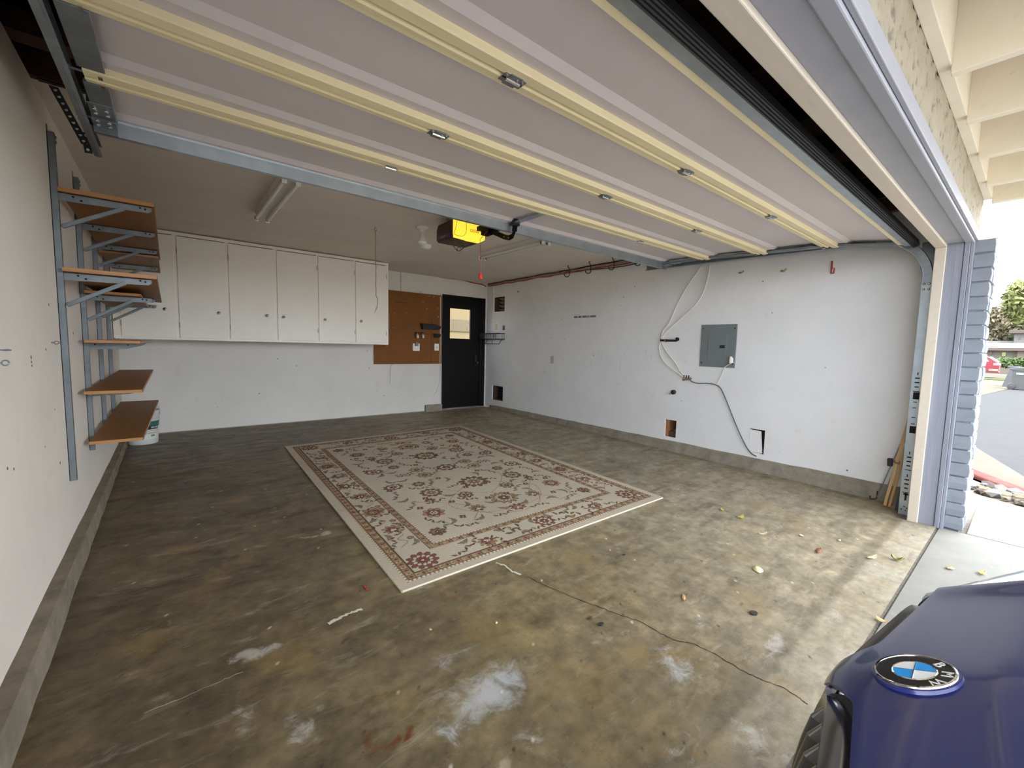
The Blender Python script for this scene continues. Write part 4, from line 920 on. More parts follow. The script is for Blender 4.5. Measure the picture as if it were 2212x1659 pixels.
# eye screws on the left wall
def eye(px, py, label, ry):
    p = at(px, py, 0, SX); t = thing('eye_screw', label, 'hook', p, 'eye screws in the left wall')
    mb = MB(); mb.tube(arc_pts(p + Vector((.018, 0, 0)), .0085, 0, 340, 14, (1, 0, 0), ry), .0024, 6, closed=True); mb.build('eye', M['galvd'], t)
    mb = MB(); mb.cyl(p, p + Vector((.010, 0, 0)), .0022, 6); mb.build('shank', M['galvd'], t)
eye(111, 740, 'small steel eye screw in left wall beside the nearest shelf standard', (0, .6, .8))
eye(-2, 756, 'flat turned steel eye screw at the left picture edge, upper one', (0, 1, .1))
eye(-6, 784, 'round steel eye screw at the left picture edge, lower one', (0, .3, 1))

# ================================================================== bucket
bk = thing('paint_bucket', 'white plastic pail with a green and black label behind the lowest shelf', 'bucket', (-.265, 6.22, fz(6.22)))
bc = Vector((-.265, 6.22, fz(6.22))); BH = .37
mb = MB(); mb.lathe([(.128, 0), (.131, .004), (.134, .05), (.134, .052), (.147, BH - .10), (.152, BH - .10), (.152, BH - .092), (.147, BH - .09), (.148, BH - .06), (.154, BH - .06), (.154, BH - .05), (.148, BH - .048), (.150, BH - .012), (.157, BH - .012), (.157, BH), (.148, BH), (.144, BH - .02), (.128, .01), (.01, .008)], bc, (0, 0, 1), 40); mb.build('pail', mat('pail plastic', (.62, .64, .60), .4), bk, smooth=True)
def wrap(z0, z1, a0, a1, m_, name, par, r0=.137, off=.0012):
    mb = MB(); n = 14; V = []
    for i in range(n + 1):
        a = math.radians(a0 + (a1 - a0) * i / n)
        for z in (z0, z1):
            r = .1335 + (z - .05) / (BH - .15) * .0135 + off; V.append(bc + Vector((r * math.cos(a), r * math.sin(a), z)))
    mb.add(V, [(2 * i, 2 * i + 2, 2 * i + 3, 2 * i + 1) for i in range(n)]); return mb.build(name, m_, par)
lb = wrap(.058, BH - .105, -160, 20, mat('white label', (.70, .70, .66), .5), 'label', bk)
wrap(.195, .255, -160, 20, mat('teal label band', (.03, .16, .13), .45), 'label_band', lb, off=.0018)
wrap(.165, .205, -86, -24, mat('black label patch', (.012, .01, .01), .4), 'label_patch', lb, off=.0024)
wrap(.085, .105, -58, -42, mat('green label stamp', (.16, .24, .03), .4), 'label_stamp', lb, off=.0024)
for z, a0, a1 in ((.148, -90, -25), (.128, -95, -30), (.119, -90, -36)): wrap(z, z + .004, a0, a1, mat('label print', (.2, .17, .14), .6), 'label_print', lb, off=.0022)
a_ = math.radians(-46); r_b = .148; text('label_lettering', 'BEHR', .03, frame_mtx(bc + Vector((r_b * math.cos(a_), r_b * math.sin(a_), .186)), (-math.sin(a_), math.cos(a_), 0), (0, 0, 1)), M['white'], lb)
mb = MB(); mb.tube(spline([bc + Vector((.157, 0, BH - .05)), bc + Vector((.13, -.03, BH + .05)), bc + Vector((0, -.05, BH + .085)), bc + Vector((-.13, -.03, BH + .05)), bc + Vector((-.157, 0, BH - .05))], 6), .0022, 6); mb.build('bail_handle', M['galvd'], bk)

# ================================================================== right wall
RW = XR
ep = thing('breaker_panel', 'grey steel breaker panel with a small door on the white right wall', 'electrical panel', (RW, 2.25, .985))
c4 = [at(1516, 702, 0, RW - .012), at(1593, 700, 0, RW - .012), at(1588, 796, 0, RW - .012), at(1512, 791, 0, RW - .012)]
ya, yb2, za, zb_ = 2.052, 2.442, .985, 1.455
mb = MB(); mb.box(RW - .012, RW + .02, ya, yb2, za, zb_); mb.build('cover', M['pgrey'], ep, bevel=.003)
dp = MB(); dp.box(RW - .016, RW - .0115, 2.150, 2.355, 1.062, 1.335); dpo = dp.build('breaker_door', M['pgrey'], ep, bevel=.0015)
mb = MB(); mb.box(RW - .0185, RW - .0155, 2.346, 2.350, 1.11, 1.32); mb.build('hinge_line', M['galv'], dpo)
mb = MB(); mb.box(RW - .021, RW - .016, 2.165, 2.222, 1.195, 1.228); mb.build('latch', M['blackp'], dpo, bevel=.003)
mb = MB()
for y, z in ((ya + .022, zb_ - .045), (yb2 - .022, zb_ - .045), (ya + .022, za + .045), (yb2 - .022, za + .045)): mb.lathe([(.008, 0), (.008, .003), (.004, .005)], (RW - .012, y, z), (-1, 0, 0), 10)
mb.build('cover_screw', M['black'], ep, stuff=True)
pa = thing('plug_adapter', 'small white plug adapter on the lower right corner of the breaker panel', 'adapter', (RW - .03, 2.085, 1.03))
mb = MB(); mb.box(RW - .045, RW - .012, 2.068, 2.100, 1.035, 1.095); mb.build('adapter_body', M['white'], pa, bevel=.006)
mb = MB(); mb.box(RW - .050, RW - .02, 2.078, 2.092, 1.075, 1.108); mb.build('adapter_cap', M['white'], pa, bevel=.004)
rwp = lambda px, py, d=.014: at(px, py, 0, RW - d)
gA = 'white coaxial cables on the right wall'
cable('coaxial_cable', 'white coaxial cable on right wall, left of the two loops above the clamp', [rwp(1516, 574), rwp(1505, 590), rwp(1484, 620), rwp(1462, 660), rwp(1447, 695), rwp(1432, 715), rwp(1428, 734), rwp(1424, 752), rwp(1430, 775), rwp(1445, 792), rwp(1464, 806), rwp(1478, 817)], .0068, M['whitecable'], group=gA)
cable('coaxial_cable', 'white coaxial cable on right wall, right of the two loops above the clamp', [rwp(1533.5, 572), rwp(1529, 600), rwp(1519, 632), rwp(1505, 655), rwp(1485, 675), rwp(1460, 698), rwp(1437, 720), rwp(1430, 734, .018), rwp(1434, 750), rwp(1446, 768), rwp(1460, 785), rwp(1470, 803), rwp(1480, 815)], .0068, M['whitecable'], group=gA)
cable('coaxial_cable', 'dark coaxial cable running from the splitter down to the right wall curb', [rwp(1488, 819), rwp(1496, 825), rwp(1508, 828), rwp(1528, 828), rwp(1545, 831), rwp(1556, 838), rwp(1566, 858), rwp(1578, 888), rwp(1590, 918), rwp(1602, 945), rwp(1614, 968), rwp(1624, 980), rwp(1634, 986, .016)], .0052, mat('slate coaxial cable', (.07, .08, .10), .45))
cable('white_cord', 'thin white cord from the panel adapter to the dark cable', [rwp(1585, 783, .046), rwp(1577, 786, .026), rwp(1565, 794, .022), rwp(1560, 808), rwp(1553, 822), rwp(1549, 830)], .0045, M['whitecable'])
sp_ = thing('cable_splitter', 'small brass cable splitter where the white cables meet', 'splitter', rwp(1484, 819)); q0 = rwp(1484, 819, .012)
mb = MB(); mb.bar(q0 + Vector((0, .055, -.012)), q0 + Vector((0, -.055, .012)), .012, .026); mb.build('splitter_body', mat('splitter metal', (.40, .22, .18), .4, .5), sp_, bevel=.002)
mb = MB()
for k in (.04, .01, -.02): mb.cyl(q0 + Vector((-.004, k, .01)), q0 + Vector((-.008, k - .006, .045)), .006, 8)
mb.build('connector', M['black'], sp_)
cl = thing('pipe_clamp', 'dark pipe stub with a clamp holding the white cables', 'pipe', rwp(1446, 735))
pA, pB = rwp(1426, 735, .03), rwp(1462, 736, .004)
mb = MB(); mb.bar(pA, pB, .024, .026); mb.build('pipe', mat('dark bronze', (.05, .032, .022), .4, .6), cl, bevel=.006)
mb = MB(); mb.lathe([(.022, 0), (.022, .012)], rwp(1464, 733, .004), (-1, 0, .0), 12); mb.lathe([(.012, 0), (.012, .03)], rwp(1464, 731, .004), (-1, 0, 0), 10); mb.build('pipe_cap', M['black'], cl)
mb = MB(); mb.tube(arc_pts(pA.lerp(pB, .35), .019, 0, 340, 12, (1, 0, 0), (0, 0, 1)), .003, 6); mb.build('clamp_ring', M['brass'], cl)
kb = thing('gas_valve', 'black round valve knob with a bright stub low on right wall', 'valve', rwp(1456, 847)); q0 = rwp(1456, 847, 0)
mb = MB(); mb.lathe([(.028, 0), (.028, .03), (.022, .036)], q0, (-1, 0, 0), 16); mb.build('knob', M['blackp'], kb, smooth=True)
mb = MB(); mb.cyl(q0 + Vector((-.02, .02, -.012)), q0 + Vector((-.045, .03, -.020)), .011, 10); mb.build('stub', M['bright'], kb, smooth=True)
# openings cut in the right wall
ap = thing('access_cover', 'loose white drywall cover sitting crooked in its opening low on right wall', 'panel', (RW, 1.79, .115))
mb = MB(); mb.extrude([(RW + .004, 1.858, .117), (RW + .004, 1.728, .120), (RW + .004, 1.752, .345), (RW + .004, 1.857, .353)], (.012, 0, 0)); mb.build('cover_board', M['wall'], ap)
mb = MB(); mb.box(RW + .0, RW + .008, 1.708, 1.732, .112, .122); mb.build('bent_tab', M['galvd'], ap)
pt_ = thing('wall_pipe', 'old pipe and valve inside the square hole low on right wall', 'pipe', (RW + .08, 2.73, .12))
mb = MB(); mb.cyl((RW + .07, 2.725, .06), (RW + .07, 2.725, .20), .013, 10); mb.lathe([(.022, 0), (.024, .02), (.015, .04)], (RW + .07, 2.725, .17), (0, 0, 1), 10); mb.build('pipe', mat('old pipe', (.16, .14, .12), .5, .6), pt_, smooth=True)
mb = MB(); mb.cyl((RW + .08, 2.77, .17), (RW + .03, 2.71, .185), .008, 8); mb.build('valve_lever', M['galvd'], pt_)
def louver(name, label, y0, y1, z0, z1, n, m_):
    t = thing(name, label, 'vent', (RW + .05, (y0 + y1) / 2, z0)); h = (z1 - z0) / n
    mb = MB(); mb.box(RW + .02, RW + .13, y1 - .02, y1, z0, z1); mb.box(RW + .02, RW + .13, y0, y0 + .012, z0, z1); mb.box(RW + .02, RW + .13, y0, y1, z0, z0 + .012); mb.box(RW + .02, RW + .13, y0, y1, z1 - .012, z1); mb.build('vent_frame', M['wood'], t)
    for i in range(n):
        z = z0 + h * (i + .5); mb = MB(); mb.extrude([(RW + .06, y0 + .012, z + h * .32), (RW + .064, y0 + .012, z + h * .34), (RW + .125, y0 + .012, z - h * .28), (RW + .121, y0 + .012, z - h * .30)], (0, y1 - y0 - .09, 0)); mb.build('slat', m_, t)
    mb = MB(); mb.box(RW + .13, RW + .135, y0, y1, z0, z1); mb.build('vent_screen', M['hole'], t)
louver('wall_vent', 'dark louvred vent opening high on right wall beside the door corner', 6.12, 6.45, 1.80, 2.065, 4, mat('olive louvre', (.30, .27, .19), .6))
louver('wall_vent', 'dark louvred vent opening low on right wall beside the door corner', 6.12, 6.45, .165, .435, 5, mat('dark louvre', (.05, .045, .04), .6))
wall_plate('outlet_plate', 'grey outlet plate alone low in the middle of right wall', 'outlet', rwp(1193, 777, 0), .075, .12, 0, [('outlet', 0)], mat('grey white plastic', (.50, .47, .43), .5))
wall_plate('outlet_plate', 'ivory outlet box below the upper vent on right wall', 'outlet', rwp(1073, 706, 0), .10, .12, 0, [('outlet', 0)], M['ivory'])
mb = MB(); cx_ = rwp(1088.5, 708, 0); mb.box(RW - .02, RW, cx_.y - .022, cx_.y + .022, cx_.z - .04, cx_.z + .04); tag(mb.build('doorbell_box', M['blackp'], bevel=.004), 'small black box on right wall beside the ivory outlet', 'box')
mb = MB(); mb.box(RW - .012, RW, 6.452, 6.475, 1.60, H - .06); mb.box(RW - .012, RW, 6.33, 6.475, 1.60, 1.612); tag(mb.build('conduit_strip', M['trimw'], bevel=.002), 'thin cream conduit strip running from ceiling past the upper vent', 'conduit')
mb = MB(); mb.box(RW - .008, RW, 6.115, 6.128, 1.60, 1.79); tag(mb.build('conduit_strip', M['trimw'], bevel=.002), 'short cream conduit strip under the right side of upper vent', 'conduit')
# punched steel strip
ms = thing('mending_plate', 'short punched steel strip high in the middle of right wall', 'plate', rwp(1263, 684))
p1, p2 = rwp(1240, 685, .004), rwp(1287, 683, .004)
mb = MB(); mb.bar(p1, p2, .028, .004, up=(1, 0, 0)); so_ = mb.build('strip', M['galvd'], ms)
mb = MB()
for f, r in ((.19, .011), (.38, .011), (.62, .008), (.73, .012)):
    c = p1.lerp(p2, f); mb.lathe([(r, 0), (r, .0008)], c + Vector((-.0025, 0, 0)), (-1, 0, 0), 12)
mb.build('punched_hole', mat('hole light', (.80, .78, .73), .7), so_)
# wire basket
wbk = thing('wire_basket', 'black wire basket rack on right wall beside the door', 'basket', (RW - .09, 6.46, 1.22))
mb = MB(); by0, by1, bz0, bz1, bd = 6.10, 6.80 - .13, 1.30, 1.40, .15
for z in (bz0, bz1): mb.tube([(RW - .006, by0, z), (RW - bd, by0, z), (RW - bd, by1, z), (RW - .006, by1, z)], .0075, 6, closed=True)
mb.build('rim_wire', M['black'], wbk); mb = MB()
for i in range(17):
    y = by0 + (by1 - by0) * i / 16; mb.tube([(RW - .006, y, bz0), (RW - bd, y, bz0), (RW - bd, y, bz1)], .0042, 5)
for i in range(5):
    x = RW - .006 - (bd - .006) * i / 4
    for y in (by0, by1): mb.cyl((x, y, bz0), (x, y, bz1), .0024, 5)
mb.build('basket_wire', M['black'], wbk, stuff=True); mb = MB()
mb.tube([(RW - .006, 6.18, bz0), (RW - .06, 6.18, bz0 - .09), (RW - .06, 6.62, bz0 - .09), (RW - .006, 6.62, bz0)], .006, 6); mb.cyl((RW - .06, 6.40, bz0), (RW - .06, 6.40, bz0 - .09), .005, 6); mb.build('hanger_wire', M['black'], wbk)
mb = MB()
for y in (6.20, 6.58): mb.tube(arc_pts((RW - bd - .002, y, (bz0 + bz1) / 2), .026, -60, 240, 12, (0, 1, 0), (0, 0, 1)), .004, 6)
mb.build('scroll', M['black'], wbk)
# hooks high on the right wall
def wall_hook(px, py, label, m_, kind):
    p = rwp(px, py, 0); t = thing('wall_hook', label, 'hook', p, 'hooks high on the right wall')
    mb = MB()
    if kind == 'cup': mb.tube(spline([p, p + Vector((-.03, .0, -.004)), p + Vector((-.05, -.03, -.012)), p + Vector((-.05, -.052, .008))], 4), [.008] * 12 + [.006], 8)
    else: mb.tube([p + Vector((-.002, 0, 0)), p + Vector((-.006, 0, .055)), p + Vector((-.012, 0, .06)), p + Vector((-.012, 0, -.05)), p + Vector((-.05, -.03, -.055)), p + Vector((-.055, -.034, -.01))], .006, 6)
    mb.build('hook_wire', m_, t, smooth=True); mb = MB(); mb.lathe([(.010, 0), (.009, .004)], p, (-1, 0, 0), 10); mb.build('hook_collar', m_, t)
tanp = mat('tan vinyl hook', (.36, .25, .10), .45)
wall_hook(1600, 589, 'tan cup hook high on right wall above the breaker panel', tanp, 'cup'); wall_hook(1690, 585, 'tan cup hook high on right wall, nearer the red bicycle hook', tanp, 'cup'); wall_hook(1797, 579, 'dark red utility hook high on right wall near the door track', M['redp'], 'util')
wall_hook(1121, 630, 'small tan hook on right wall right of upper vent', tanp, 'cup')
# nail holes and scuffs
sc_ = MB(); rs = random.Random(21)
spots = [(1196, 690), (1214, 689), (1192, 730), (1220, 733), (1217, 777), (1282, 768), (1371, 619), (1347, 642), (1167, 620), (1240, 670), (1300, 625), (1668, 676), (1648, 608), (1783, 794), (1830, 1016), (1472, 866), (1340, 660)]
for px, py in spots:
    p = rwp(px, py, .0); r = rs.uniform(.004, .008); sc_.lathe([(r, 0), (r * .9, .0008)], p + Vector((0, 0, 0)), (-1, 0, 0), 8)
sc_.build('nail_hole', mat('nail hole', (.10, .085, .07), .9), wr, stuff=True)
sc_ = MB()
for px, py in ((1184, 768), (1188, 770), (1278, 762), (1284, 764), (1270, 790), (1276, 788), (1252, 748), (1333, 622), (1330, 628), (1396, 605), (1404, 606), (1412, 604), (1350, 765), (1340, 790), (1300, 770), (1406, 770), (1396, 762), (1398, 758)):
    p = rwp(px, py, .0004); l = rs.uniform(.03, .08); a = rs.uniform(-.01, .02); sc_.quad(p + Vector((0, .003, -l / 2)), p + Vector((0, -.003, -l / 2)), p + Vector((0, -.003 + a, l / 2)), p + Vector((0, .003 + a, l / 2)))
sc_.build('scuff', mat('wall scuff', (.60, .58, .56), .8), wr, stuff=True)
sc_ = MB()
for px, py in ((67, 772), (68, 782), (69, 790), (99, 755), (148, 660), (158, 720), (30, 1013), (97, 965), (118, 885), (105, 658), (130, 1000), (16, 1012)):
    p = at(px, py, 0, SX); r = rs.uniform(.004, .009); sc_.lathe([(r, 0), (r * .9, .0008)], p, (1, 0, 0), 8)
ORIGIN[wl.name] = Vector(); sc_.build('nail_hole', mat('nail hole', (.10, .085, .07), .9), wl, stuff=True)
sc_ = MB()
for px, py in ((793, 758), (797, 795), (830, 855), (860, 857), (600, 775), (640, 790), (560, 850), (470, 880), (700, 860), (815, 844)):
    p = at(px, py, 1, YB); r = rs.uniform(.004, .009); sc_.lathe([(r, 0), (r * .9, .0008)], p, (0, -1, 0), 8)
ORIGIN[wb.name] = Vector(); sc_.build('nail_hole', mat('nail hole', (.10, .085, .07), .9), wb, stuff=True)

# ================================================================== sticks leaning in the corner by the track
def stick(name, label, foot, top, w_, h, m_, cat='stick', group='sticks leaning in the corner'):
    mb = MB(); mb.bar(foot, top, w_, h, up=(0, 1, 0)); o = mb.build(name, m_, bevel=.002); tag(o, label, cat, group); return o
g0 = lambda x, y: Vector((x, y, fz(y) + .004))
def foot(px, py, dx=0): p = fpt(px, py); return Vector((p.x, p.y, p.z + .006))
sA, sB = foot(1911, 1093), foot(1921, 1096)
stick('wood_stick', 'tan wooden stick leaning against right wall, farther of two', sA, (4.655, .60, .90), .018, .020, M['stick'])
stick('wood_stick', 'tan wooden stick leaning against right wall, nearer of two', sB, (4.640, .585, .80), .020, .018, mat('darker tan wood', (.46, .27, .10), .55, var=.14, vscale=8, stretch=(8, 8, .5)))
stick('navy_stick', 'dark navy stick standing between the tan sticks and the door track', foot(1936, 1103), (4.60, .57, .55), .022, .02, M['navy'])
rd = thing('steel_rod', 'thin steel rod with a black hooked end leaning beside the tan sticks', 'rod', foot(1893, 1084))
f0 = foot(1893, 1082) + Vector((0, 0, .02)); mb = MB(); mb.tube([f0, (4.66, .64, .55)], .004, 6); mb.build('rod', M['galvd'], rd)
mb = MB(); mb.tube(spline([f0 + Vector((.005, 0, .06)), f0, f0 + Vector((-.012, .02, -.012)), f0 + Vector((-.022, .038, -.010)), f0 + Vector((-.010, .042, .008))], 5), .005, 6); mb.build('hooked_end', M['black'], rd)
stick('steel_rod', 'thin straight steel rod beside the tan sticks', foot(1903, 1087), (4.67, .62, .60), .007, .007, M['galvd'], 'rod')
ct = thing('tool_clip', 'black clip strapped around the leaning tan sticks', 'clip', at(1922, 1000, 0, 4.60)); c = sA.lerp(Vector((4.655, .60, .90)), .37)
mb = MB(); mb.bar(c + Vector((-.025, .035, -.03)), c + Vector((-.02, .04, .035)), .045, .032, up=(0, 1, 0)); mb.build('clip_body', M['black'], ct, bevel=.006)
mb = MB(); mb.tube([c + Vector((-.02, .03, .01)), c + Vector((-.014, -.03, .0)), c + Vector((.02, -.06, -.01)), c + Vector((.05, -.03, 0)), c + Vector((.03, .03, .01))], .005, 6, closed=True); mb.build('strap', mat('olive strap', (.18, .13, .06), .6), ct)
# ================================================================== rug
def paint_rug():
    W_, L_ = 2.32, 3.36; n, m_ = 450, 652
    us = np.linspace(0, W_, n); vs = np.linspace(0, L_, m_); U, V = np.meshgrid(us, vs)
    img = np.ones((m_, n, 3), np.float32) * np.array([.49, .425, .325], np.float32)
    px = W_ / (n - 1)
    CRM, LIT, DK, RST, TAN, OLV, GRN = [np.array(c, np.float32) for c in ((.50, .44, .345), (.60, .545, .44), (.090, .062, .045), (.21, .078, .054), (.34, .225, .12), (.22, .175, .09), (.27, .24, .165))]
    def win(u, v, r):
        i0, i1 = max(0, int((v - r) / px)), min(m_, int((v + r) / px) + 2); j0, j1 = max(0, int((u - r) / px)), min(n, int((u + r) / px) + 2)
        return (slice(i0, i1), slice(j0, j1))
    def put(s, mask, col):
        a = img[s]; a[mask] = col
    def loc(u, v, r, rot):
        s = win(u, v, r); x = U[s] - u; y = V[s] - v; c, q = math.cos(rot), math.sin(rot); return s, x * c + y * q, -x * q + y * c
    def palmette(u, v, r, rot=0, fill=RST, alt=CRM, core=TAN, np_=9, sq=1.0):
        r = r * .97
        s, x, y = loc(u, v, r * 1.25, rot); y = y / sq; d = np.hypot(x, y) + 1e-6; th = np.arctan2(y, x)
        for rr, k, f, ph in ((1.0, np_, fill, 0), (.70, np_, alt, .5), (.44, np_ - 2, core, 0), (.22, 5, RST, 0)):
            w = np.abs(np.cos(k / 2 * th + ph * math.pi)); e = r * rr * (.76 + .26 * w)
            put(s, d < e, DK); put(s, (d < e - max(.0042, r * .055)) & (w > .22), f)
        put(s, d < r * .09, LIT)
    def lily(u, v, r, rot, fill=RST, alt=TAN):
        r = r * .97
        s, x, y = loc(u, v, r * 1.4, rot); d = np.hypot(x, y * .92) + 1e-6; th = np.arctan2(x, y)
        up = np.abs(th) < 2.0
        for rr, k, f in ((1.0, 7, alt), (.72, 5, fill), (.42, 4, LIT)):
            w = np.abs(np.cos(k * .8 * th)); e = r * rr * (.70 + .34 * w) * np.clip(1.15 - np.abs(th) * .28, 0.3, 1)
            put(s, up & (d < e), DK); put(s, up & (d < e - max(.0042, r * .06)) & (w > .25), f)
        put(s, np.hypot(x, y + r * .18) < r * .2, DK); put(s, np.hypot(x, y + r * .18) < r * .12, RST)
    def leaf(u, v, l, wd, rot, cur=0.0, fill=OLV, edge=DK, ser=True):
        s, x, y = loc(u, v, l * 1.3, rot); yy = y - cur * (x * x / l - l * .3); t = np.clip(1 - (x / l) ** 2, 0, 1); w = wd * t * (1 + (.35 * np.abs(np.sin(x / l * 11)) if ser else 0))
        ins = (np.abs(x) < l); put(s, ins & (np.abs(yy) < w), edge); put(s, ins & (np.abs(yy) < w - .0045), fill); put(s, ins & (np.abs(yy) < .0022), edge)
    def dots(u, v, r, k=4, fill=RST, core=LIT, rot=.4):
        for i in range(k):
            a = rot + 2 * math.pi * i / k; uu, vv = u + r * math.cos(a), v + r * math.sin(a); s = win(uu, vv, r); d = np.hypot(U[s] - uu, V[s] - vv); put(s, d < r * .72, DK); put(s, d < r * .72 - .0045, fill)
        s = win(u, v, r); put(s, np.hypot(U[s] - u, V[s] - v) < r * .35, core)
    def vine(pts, col=TAN, wd=.0030):
        P = spline([(p[0], p[1], 0) for p in pts], 40)
        for p in P:
            s = win(p.x, p.y, wd * 1.5); put(s, np.hypot(U[s] - p.x, V[s] - p.y) < max(wd, px * .62), col)
    def sprig(u, v, rot, sz=1.0, k=5, fill=RST):
        for i in range(k):
            t = (i - (k - 1) / 2) * .030 * sz; uu, vv = u + t * math.cos(rot) - abs(t) * .25 * math.sin(rot), v + t * math.sin(rot) + abs(t) * .25 * math.cos(rot)
            leaf(uu, vv, .020 * sz, .0075 * sz, rot + (.9 if i % 2 else -.9), .2, (fill, OLV, TAN)[i % 3], DK, False)
    # ---- border bands by distance from the edge
    D = np.minimum(np.minimum(U, W_ - U), np.minimum(V, L_ - V)); along = np.where((U == D) | (W_ - U == D), V, U)
    rg = np.random.default_rng(8)
    def band(a, b):
        M_ = (D >= a) & (D < b); img[M_] = TAN * .95; mid = (a + b) / 2; hw = (b - a) / 2; t = (along / .072) % 1.0; q = (D - mid) / hw
        img[M_ & (np.abs(q) > .80)] = DK; img[M_ & (np.abs(q) > .93)] = TAN
        img[M_ & (np.abs(q) < .74) & (np.abs(t - .5) < .045)] = DK * 1.6; img[M_ & ((t - .25) ** 2 * 30 + q * q * 1.6 < .5)] = RST * 1.25; img[M_ & ((t - .25) ** 2 * 30 + q * q * 1.6 < .16)] = DK
        img[M_ & ((t - .75) ** 2 * 34 + q * q * 1.6 < .42)] = CRM * .85; img[M_ & ((t - .75) ** 2 * 34 + q * q * 2 < .14)] = DK
    def bead(a, b):
        M_ = (D >= a) & (D < b); t = (along / .026) % 1.0; img[M_] = TAN * .8; img[M_ & (np.abs(t - .5) < .30)] = LIT
    bead(.050, .062); band(.062, .118); band(.303, .350); bead(.350, .361)
    img[(D >= .118) & (D < .122)] = DK
    img[(D > .016) & (D < .020)] = CRM * .72
    # ---- main border flowers, mirrored about both axes
    def mir(f, u, v, *a, rot=None, **k):
        for su in (0, 1):
            for sv in (0, 1):
                kk = dict(k)
                if u > .45 and v > .45: UU, VV = .366 + (u - .49) * 1.185, .366 + (v - .49) * 1.104
                else: UU, VV = u, v
                uu, vv = (W_ - UU if su else UU), (L_ - VV if sv else VV)
                if rot is not None:
                    r = rot
                    if su: r = math.pi - r
                    if sv: r = -r
                    if f is lily:
                        r = rot
                        if su: r = -r
                        if sv: r = math.pi - r
                    kk['rot'] = r
                f(uu, vv, *a, **kk)
    mb_ = .213
    mir(palmette, mb_, mb_, .098, rot=.78, fill=RST, alt=CRM, core=RST, np_=11)
    for i, v in enumerate((.66, 1.02, 1.36)):
        if i % 2 == 0: mir(lily, mb_ + .01, v, .085, rot=.35, fill=RST, alt=TAN)
        else: mir(palmette, mb_ - .01, v, .080, rot=.2, fill=TAN, alt=RST, np_=9)
    for v in (1.68,):
        for u in (mb_, W_ - mb_): lily(u, v, .09, 1.57 if u < 1 else -1.57)
    for i, u in enumerate((.66, .92)):
        if i == 0: mir(lily, u, mb_, .085, rot=2.7, fill=RST, alt=TAN)
        else: mir(sprig, u, mb_ + .02, rot=.6, sz=1.5)
    for v in (mb_, L_ - mb_): palmette(W_ / 2, v, .085, .3, RST, CRM, RST, 9)
    for k in range(9):
        v = .44 + k * .15
        mir(sprig, mb_ - .055 + (k % 2) * .11, v + .05, rot=1.2 - k * .3, sz=1.15, k=5); mir(leaf, mb_ + .06 - (k % 2) * .12, v, .045, .014, rot=1.0 + .5 * (k % 3), cur=.5, fill=(GRN, TAN, OLV)[k % 3])
        if k % 2 == 0: mir(dots, mb_ + .055, v + .07, .014, 5, TAN)
        mir(vine, 0, 0, ) if False else None
    for k in range(5):
        u = .46 + k * .14
        mir(sprig, u, mb_ - .05 + (k % 2) * .1, rot=.4 + k * .7, sz=1.15); mir(leaf, u + .06, mb_ + .055 - (k % 2) * .11, .045, .014, rot=.3 + k, cur=.5, fill=(GRN, TAN)[k % 2])
    for side in (0, 1):
        for j in range(14):
            v = .42 + j * .18; u = mb_ + .05 * math.sin(j * 1.7); u = W_ - u if side else u
            vine([(u - .04, v), (u + .02, v + .05), (u - .02, v + .11), (u + .03, v + .15)], TAN * .8)
    # ---- field
    ux = W_ / 2
    def vmir(pts, col=TAN * .75):
        for su in (0, 1):
            for sv in (0, 1): vine([((W_ - a) if su else a, (L_ - b) if sv else b) for a, b in [(.366 + (q0 - .49) * 1.185, .366 + (q1 - .49) * 1.104) for q0, q1 in pts]], col)
    vmir([(ux, 1.68), (.98, 1.52), (.86, 1.30), (1.0, 1.08), (1.16, .95)]); vmir([(ux, 1.25), (1.36, 1.10), (1.52, .92), (1.42, .70), (1.2, .62)]); vmir([(.62, 1.1), (.78, .98), (.92, .78), (.82, .62)])
    vmir([(.60, 1.62), (.72, 1.48), (.90, 1.42), (1.02, 1.52)]); vmir([(.9, .72), (1.0, .60), (1.15, .56)]); vmir([(.64, .72), (.70, .60), (.84, .56)])
    BRN = np.array((.17, .105, .06), np.float32)
    for v in (.73, L_ - .73): palmette(ux + .02, v, .125, .2, TAN, CRM, BRN, 13)
    for v in (1.19, L_ - 1.19): palmette(ux + .02, v, .145, .5, BRN, CRM, TAN, 12, .95)
    palmette(ux + .01, 1.69, .105, 0, BRN, LIT, RST, 8)
    for v in (.49, L_ - .49): lily(ux, v, .085, 0 if v < 2 else math.pi, TAN, RST)
    mir(palmette, .80, 1.20, .098, rot=.3, fill=BRN, alt=CRM, core=TAN, np_=10); mir(palmette, .66, .86, .088, rot=.7, fill=TAN, alt=RST, core=CRM, np_=8)
    mir(lily, .93, .74, .088, rot=.2, fill=OLV, alt=TAN); mir(palmette, .62, 1.46, .092, rot=.1, fill=RST, alt=LIT, core=BRN, np_=10, sq=.8); mir(palmette, .93, 1.60, .078, rot=.4, fill=TAN, alt=CRM, core=BRN, np_=8)
    mir(palmette, .56, .60, .062, rot=.2, fill=BRN, alt=TAN, core=RST, np_=7); mir(palmette, .98, 1.02, .070, rot=.9, fill=BRN, alt=CRM, core=RST, np_=8); mir(lily, .72, 1.05, .062, rot=-.6, fill=RST, alt=BRN); mir(palmette, .80, 1.42, .060, rot=.2, fill=BRN, alt=TAN, core=CRM, np_=7)
